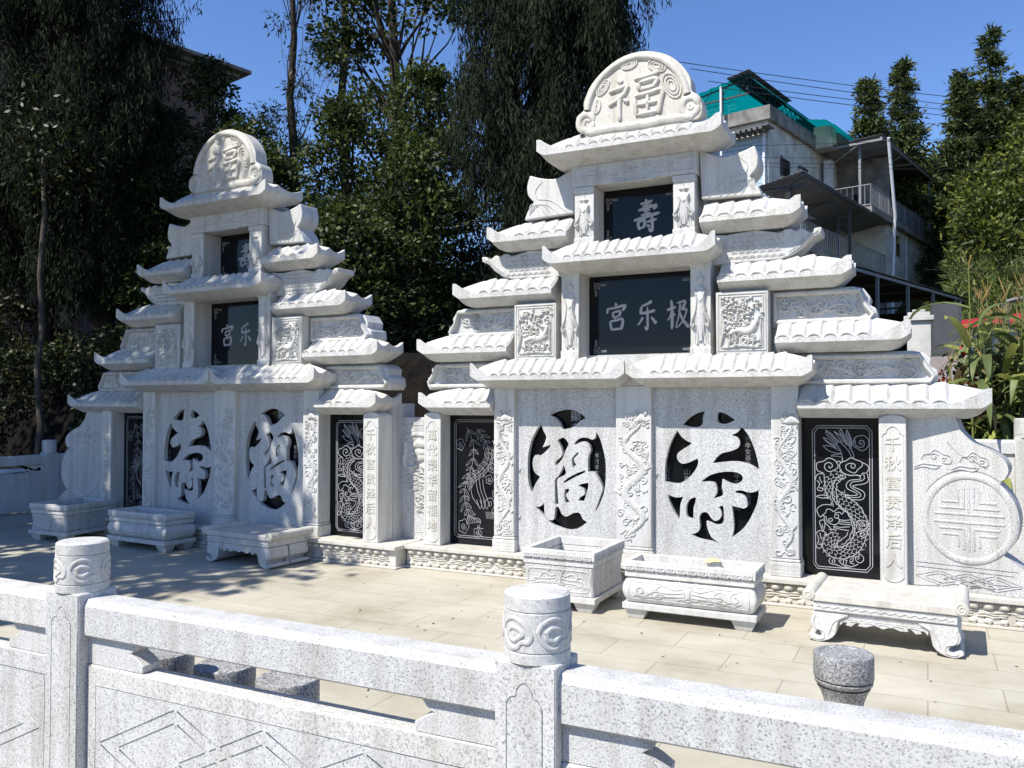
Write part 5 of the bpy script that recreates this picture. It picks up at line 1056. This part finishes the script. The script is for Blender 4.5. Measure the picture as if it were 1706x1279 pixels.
ys = rs.uniform(33, 43, k); xs = .012*ys+.4+rs.uniform(0, 7, k); zs = np.array([hillz(a, b) for a, b in zip(xs, ys)])+1.0+rs.uniform(0, 1.9, k)*np.ones(k)
D = rs.normal(size=(k, 3))*np.array([.7, .7, .5]); D[:, 2] += .5
o = leaf_mesh('cornfield', np.column_stack([xs, ys, zs]), D, .50*rs.uniform(.6, 1.4, k), .06*rs.uniform(.6, 1.4, k), L_FIELD, None, 12); o['kind'] = 'stuff'
protos = [corn_plant(200+i, h, L_CORN, d) for i, (h, d) in enumerate(((2.75, .1), (2.5, .2), (2.9, .12)))]
rg = random.Random(14); used = set(); cp = []
for r_ in range(7):
    for c_ in range(12):
        cp.append((.24+.105*c_+rg.uniform(-.05, .05)+.05*r_, 9.95+.36*r_+rg.uniform(-.1, .1)))
for i, (x, y) in enumerate(cp):
    pr = protos[i % 3]; o = pr if i < 3 else copy_tree(pr)
    o.location = (x, y, .30); o.rotation_euler = (rg.uniform(-.06, .06), rg.uniform(-.06, .06), rg.uniform(0, 6.28)); s = rg.uniform(.70, .95)*(.80 if x < .42 else 1); o.scale = (s, s, s)
    o['group'] = 'tall corn plants behind the white balustrade'; o['label'] = 'tall green corn plant with arching leaves behind the white balustrade'
T = empty('red_flower_bush', (.42, 10.6, .3), 0, 'bush of red-orange flowers among the corn stalks', 'flower bush')
rs = np.random.RandomState(15); k = 420; c0 = rs.normal(size=(28, 3))*np.array([.20, .2, .22])+np.array([0, 0, 1.45]); P_ = c0[rs.randint(0, 28, k)]+rs.normal(size=(k, 3))*.035
leaf_mesh('petals', P_, rs.normal(size=(k, 3)), .05, .045, FLOWER, T, 15)
P_ = rs.normal(size=(900, 3))*np.array([.24, .24, .38])+np.array([0, 0, .95]); leaf_mesh('leaves', P_, rs.normal(size=(900, 3)), .12, .05, L_UND, T, 16)
# gate pillar, yard wall, shed
T = empty('gate_pillar', (-.08, 11.0, .1), 0, 'rough concrete gate pillar with stepped cap behind the sunlit eaves', 'pillar'); box_part('shaft', PLASTER, T, -.125, .125, -.125, .125, 0, 2.47)
m = MB(); m.box(-.16, .16, -.16, .16, 2.471, 2.53); m.box(-.12, .12, -.12, .12, 2.531, 2.575); m.box(-.07, .07, -.07, .07, 2.576, 2.61); m.build('cap', PLASTER, T, bevel=.008)
T = empty('yard_wall', (-1.3, 11.6, .1), 0, 'low rendered yard wall beside the concrete gate pillar', 'wall'); box_part('wall', PLASTER, T, 0, 1.1, 0, .18, 0, 2.0); box_part('coping', PLASTER, T, -.02, 1.1, -.03, .21, 2.001, 2.05)
T = empty('pink_wall', (.05, 13.0, .1), 0, 'pale pink rendered wall in shade under the grey panel', 'wall'); box_part('wall', PINKW, T, 0, .95, 0, .2, 0, 2.15)
T = empty('grey_screen', (.08, 13.35, 2.0), 0, 'flat dark grey screen panel beside the red-trimmed shed', 'screen'); m = MB(); m.box(0, .34, 0, .03, .10, 1.02); m.build('panel', TARP, T, bevel=.004); m = MB(); m.box(-.03, -.001, 0, .05, -1.7, 1.04); m.box(.341, .365, 0, .05, -1.7, 1.04); m.build('frame', DSTEEL, T)
T = empty('garden_shed', (.50, 14.2, .12), R(-8), 'small white corrugated shed with red roof edge behind the corn', 'shed')
m = MB(); n = 44
m.loft([[(1.9*i/n, -.0+.018*(1 if (i//2) % 2 else 0), z) for i in range(n+1)] for z in (0, 2.58)], closed=False); m.box(0, 1.9, .03, 1.6, 0, 2.56); m.build('wall', WHITEP, T, ang=20)
m = MB(); m.add([(-.22, -.25, 2.62), (2.1, -.25, 2.80), (2.1, 1.8, 2.95), (-.22, 1.8, 2.77), (-.22, -.25, 2.66), (2.1, -.25, 2.84), (2.1, 1.8, 2.99), (-.22, 1.8, 2.81)], [(0, 3, 2, 1), (4, 5, 6, 7), (0, 1, 5, 4), (1, 2, 6, 5), (2, 3, 7, 6), (3, 0, 4, 7)]); m.build('roof', WHITEP, T)
m = MB(); m.add([(-.24, -.27, 2.57), (2.12, -.27, 2.75), (2.12, -.27, 2.87), (-.24, -.27, 2.69), (-.24, -.251, 2.57), (2.12, -.251, 2.75), (2.12, -.251, 2.87), (-.24, -.251, 2.69)], [(0, 1, 2, 3), (7, 6, 5, 4), (3, 2, 6, 7), (0, 4, 5, 1), (0, 3, 7, 4), (1, 5, 6, 2)]); m.build('roof_edge', RED, T)
T = empty('steel_frame', (.93, 12.6, .3), R(-5), 'dark steel gate frame standing in the corn by the shed', 'frame'); m = MB(); m.box(-.04, .04, -.04, .04, 0, 2.62); m.box(1.1, 1.18, -.04, .04, 0, 2.6); m.tube(cat_rom([(0, 0, 2.62), (.2, 0, 2.66), (.7, 0, 2.64), (1.14, 0, 2.6)], 4), .035, 8); m.build('posts', DSTEEL, T); m = MB()
for i in range(14): m.tube([(.75+.03*i, 0, 1.8), (.75+.03*i, 0, 2.55)], .006, 4)
m.build('mesh_bars', STEEL, T)
# ------------------------------------------------------------------ house on the right (unit frame scaled 1.6 about the eye)
K = 1.6
Hs = empty('house', (-1.6, 42.1, 1.6*(1-K)), R(-13), 'stepped concrete house with teal roof sheets and grey canopies', 'house', sc=K)
def hb(name, m, *b, par=None, bev=0): o = MB().box(*b).build(name, m, par or Hs, bevel=bev); return o
blk = hb('main_wall', PLASTER, -7.5, -1.70, -4.45, 3.0, 2, 9.0)
hb('tiled_wall', BLUETILE, -7.6, -1.74, -4.50, -4.46, 6.9, 8.62, par=blk)
hb('parapet', CONC, -7.7, -1.58, -4.60, 3.1, 9.001, 9.36); hb('corner_pipe', PIPE, -1.80, -1.74, -4.58, -4.515, 6.9, 8.75)
m = MB()
for i in range(40): m.box(-7.6+.15*i, -7.6+.15*i+.09, -4.95, -4.5, 8.66, 8.72)
m.box(-7.7, -1.5, -4.95, -4.5, 8.721, 8.745); m.build('awning', GSHEET, Hs)
w = hb('window', GLASS, -1.695, -1.66, -3.62, -3.05, 7.75, 8.22); hb('frame', DSTEEL, -1.67, -1.64, -3.66, -3.62, 7.7, 8.26, par=w)
d = hb('door', WHITEP, -1.695, -1.66, -2.30, -1.80, 7.0, 8.20); hb('lintel', DSTEEL, -1.69, -1.63, -2.36, -1.74, 8.201, 8.27, par=d)
hb('column', WHITEP, -1.60, -1.38, -.55, -.30, 6.9, 8.8); hb('rear_wall', CONC, -1.7, -.2, .9, 1.1, 6.9, 9.0); hb('small_window', GLASS, -1.2, -.95, .86, .899, 7.6, 8.0)
hb('chimney_block', PLASTY, -1.64, -1.15, -1.25, -.75, 9.0, 9.62); hb('stair_head', CONC, -1.7, -1.1, -.74, 1.2, 9.0, 9.5)
# teal roofs: corrugated sheets on trusses
def corr(name, x0, x1, y0, y1, z00, z10, m, par, n=36, am=.018, axis=0):
    mb = MB(); rows = []
    for j in (0, 1):
        y = y0 if j == 0 else y1
        rows.append([(x0+(x1-x0)*i/n, y, z00+(z10-z00)*i/n+am*(i % 2)) for i in range(n+1)])
    if axis:
        rows = []
        for j in (0, 1):
            x = x0 if j == 0 else x1; rows.append([(x, y0+(y1-y0)*i/n, (z00 if j == 0 else z10)+am*(i % 2)) for i in range(n+1)])
    mb.loft(rows, closed=False); o = mb.build(name, m, par, ang=10)
    s = o.modifiers.new('t', 'SOLIDIFY'); s.thickness = .008
    return o
r1 = corr('teal_roof', -6.5, -2.10, -4.8, .9, 9.55, 10.22, TEALS, Hs, 30, .035); corr('roof_sheet_edge', -2.62, -1.98, -4.95, -2.0, 10.18, 10.27, GSHEET, r1, 8)
corr('teal_side_roof', -2.10, -1.62, -4.78, .9, 10.20, 9.72, TEALS, Hs, 8); r2 = corr('rear_teal_roof', -1.95, -1.05, -1.9, .8, 9.75, 9.55, TEALS, Hs, 10); corr('rear_teal_side', -1.05, -.75, -1.9, .8, 9.54, 9.30, TEALS, Hs, 4)
m = MB()
for xx in (-2.12,):
    m.box(xx-.02, xx+.02, -4.8, .9, 10.10, 10.14); m.box(xx-.02, xx+.02, -4.8, .9, 9.82, 9.86)
    for i in range(14): y = -4.8+.4*i; m.tube([(xx, y, 9.84), (xx, y+.2, 10.12), (xx, y+.4, 9.84)], .012, 4)
m.box(-6.5, -2.1, -4.72, -4.68, 9.72, 9.76); m.tube([(-6.5, -4.7, 9.5), (-2.1, -4.7, 10.15)], .025, 4)
for i in range(9): m.tube([(-6.4+.5*i, -4.7, 9.74), (-6.15+.5*i, -4.7, 9.60+.074*(i+.5))], .012, 4)
for x in (-2.85, -5.2): m.box(x-.02, x+.02, -4.72, -4.68, 9.36, 10.1)
m.build('roof_truss', DSTEEL, Hs)
m = MB(); m.box(-2.86, -2.81, -4.85, -4.80, 8.2, 10.05); m.build('gutter_pipe', PIPE, Hs)
m = MB(); 
for i in range(16): m.box(-5.7+.2*i, -5.69+.2*i, -4.62, -4.61, 9.36, 9.78)
for z in (9.45, 9.55, 9.65, 9.77): m.box(-5.7, -2.5, -4.62, -4.61, z, z+.012)
m.build('roof_mesh_railing', TEAL, Hs)
# upper canopy
cA = corr('upper_canopy', -1.62, .20, -1.1, 5.2, 9.02, 9.10, GSHEET, Hs, 26, axis=0); m = MB()
m.box(-1.6, .2, -1.08, -1.03, 8.93, 8.99); m.box(.13, .19, -1.05, 5.2, 8.99, 9.04); m.box(-1.6, .19, 2, 2.05, 8.93, 8.97)
m.tube([(-1.3, -1.05, 8.45), (-.4, -1.05, 8.95)], .018, 4); m.tube([(-.7, 1.0, 8.5), (.15, 1.0, 8.98)], .018, 4)
m.box(-.52, -.45, -.85, -.78, 6.9, 8.98); m.box(.10, .16, 4.4, 4.46, 6.9, 9.0); m.build('canopy_frame', STEEL, cA)
m = MB(); m.tube([(.33, -.95, 9.0), (.32, -.9, 8.9), (.30, -.25, 6.9), (.27, -.2, 6.75), (.22, -.3, 5.0), (.2, -.35, 3.0)], .045, 8); m.build('downpipe', PIPE, Hs)
# room block below the roof terrace
rb = hb('room_block', PLASTER, -3.2, -.005, .001, 4.68, 2.0, 6.78); hb('sunlit_tone_plaster', PLASTY, -3.2, -.0, -.02, 0, 2.0, 6.6, par=rb)  # thin front skin: warm sunlight painted in as yellower plaster than the side wall
hb('terrace_slab', CONC, -3.3, .16, -1.95, 4.85, 6.781, 6.93); w = hb('slit_window', GLASS, -.004, .012, .95, 1.30, 6.0, 6.62); hb('side_pipe', PIPE, .0, .03, 2.0, 2.06, 3, 6.75)
def railing(name, pts, h, par, sp=.14, m=STEEL):
    mb = MB()
    for a, b in zip(pts, pts[1:]):
        a, b = Vector(a), Vector(b); n = max(2, int((b-a).length/sp))
        for z in (h, h*.12): mb.tube([a+Vector((0, 0, z)), b+Vector((0, 0, z))], .016, 5)
        for i in range(n+1): p = a.lerp(b, i/n); mb.tube([p, p+Vector((0, 0, h))], .016 if i % 6 == 0 else .008, 4)
    return mb.build(name, m, par)
railing('terrace_railing', [(-1.0, -1.85, 6.93), (.10, -1.85, 6.93), (.10, 4.6, 6.93)], .62, Hs)
# lower canopy over the stair landing
cB = corr('lower_canopy', -1.05, .12, -6.9, -.05, 6.62, 6.82, GSHEET, Hs, 18); m = MB(); m.box(.06, .12, -6.85, -.05, 6.74, 6.79)
for y in (-6.7, -4.6, -2.4): m.box(-1.0, .1, y, y+.05, 6.55, 6.60); m.tube([(-.9, y, 6.3), (.0, y, 6.72)], .015, 4)
for y in (-6.6, -3.4): m.box(-.30, -.25, y, y+.05, 4.0, 6.6)
m.box(-.02, .04, -3.4, -3.34, 4.0, 6.7); m.build('canopy_posts', DSTEEL, cB)
hb('landing_slab', CONC, -1.6, .06, -6.6, -.03, 5.10, 5.22); railing('landing_railing', [(-1.2, -6.5, 5.22), (-.1, -6.5, 5.22), (-.02, -.1, 5.22)], .62, Hs)
hb('white_post', PLASTER, -.62, -.48, -6.1, -5.95, 5.22, 6.6); hb('lower_wall', CONC, -1.6, .0, -6.4, -.1, 2.0, 5.09)
# big shed roof in front
Sh = empty('open_shed', (.76, 41.35, 1.6*(1-K)), R(-17.7), 'long dark open shed with sloping sheet roof below the house', 'shed', sc=K)
a = R(4.7); 
cC = corr('roof', -3.4, 1.16, -10.6, -1.2, 4.55, 4.2, GSHEET, Sh, 40)
m = MB(); m.box(1.08, 1.14, -10.6, -1.2, 4.10, 4.16); m.box(-1.5, -1.44, -10.6, -1.2, 4.25, 4.31)
for y in (-9.6, -7.9, -6.2, -4.6, -3.0, -1.4): m.box(1.07, 1.13, y, y+.06, 1.0, 4.1); m.box(-3.3, 1.1, y, y+.05, 4.16, 4.20)
m.build('posts', STEEL, cC)
MB().box(-3.4, -1.6, -10.4, -1.2, 1.0, 4.2).build('back_wall', CONC, Sh); MB().box(-1.6, 1.0, -1.25, -1.15, 1.0, 4.05).build('end_wall', DSTEEL, Sh); MB().box(-1.4, 0.9, -9, -1.3, 1.0, 1.9).build('stacked_goods', SOIL, Sh, bevel=.05)
# brick house behind the left trees
T = empty('brick_house', (-19.7, 19.3, 2), R(77.3), 'red brick house with pale flat eaves hidden behind the left trees', 'house')
bw = box_part('wall', REDBRICK, T, -14, -.36, 0, 7, 0, 9.75); box_part('corner_pier', PLASTER, T, -.359, .0, -.03, 7, 0, 9.75); m = MB(); m.box(-14.4, .55, -.62, 7.5, 9.98, 10.10); m.box(-14.2, .30, -.34, 7.3, 9.86, 9.979); m.box(-14.1, .10, -.14, 7.2, 9.751, 9.859); m.build('eaves', CONC, T, bevel=.02)
box_part('window', GLASS, T, -4.4, -3.2, -.02, .02, 6.2, 7.6)
# power lines
def wire(name, a, b, sag, label, r=.012):
    n = 24; a = Vector(a); b = Vector(b); pts = [a.lerp(b, i/n)-Vector((0, 0, sag*4*(i/n)*(1-i/n))) for i in range(n+1)]
    tag(MB().tube(pts, r, 5).build(name, WIRE), label, 'cable', 'overhead power cables')
for a, b, sg, lb in (((-7.89, 29.27, 13.88), (.95, 40.4, 14.85), .05, 'topmost black cable crossing the sky beside the crown disc'), ((-7.51, 29.47, 13.64), (.95, 40.4, 14.5), .05, 'second cable from the top crossing the sky'), ((-6.94, 29.77, 13.19), (.95, 40.4, 14.27), .05, 'third cable from the top crossing the sky'), ((-6.55, 29.96, 12.95), (.95, 40.4, 14.02), .05, 'lowest of the four sky cables above the teal roof'),
    ((-5.99, 30.3, 10.86), (4.2, 42.2, 13.25), .06, 'single cable rising to the right across the upper canopy'), ((-5.42, 30.59, 10.45), (4.2, 42.2, 12.37), .08, 'upper cable of three in front of the house'), ((-6.0, 30.31, 10.27), (4.2, 42.2, 12.03), .08, 'middle cable of three in front of the house'), ((-5.81, 30.41, 10.14), (4.2, 42.2, 11.8), .08, 'lowest cable of three in front of the house')):
    wire('power_cable', a, b, sg, lb, .014 if sg < .055 else .009)
for a, b, lb in (((-10.05, 17.19, 7.64), (-5.8, 18.9, 7.72), 'upper thin cable between the crown discs'), ((-10.31, 17.07, 7.25), (-5.8, 18.9, 7.60), 'lower thin cable between the crown discs'), ((-.03, 22.25, 4.81), (3.2, 23.8, 4.83), 'low cable crossing above the cornfield')):
    wire('power_cable', a, b, .03, lb, .008)
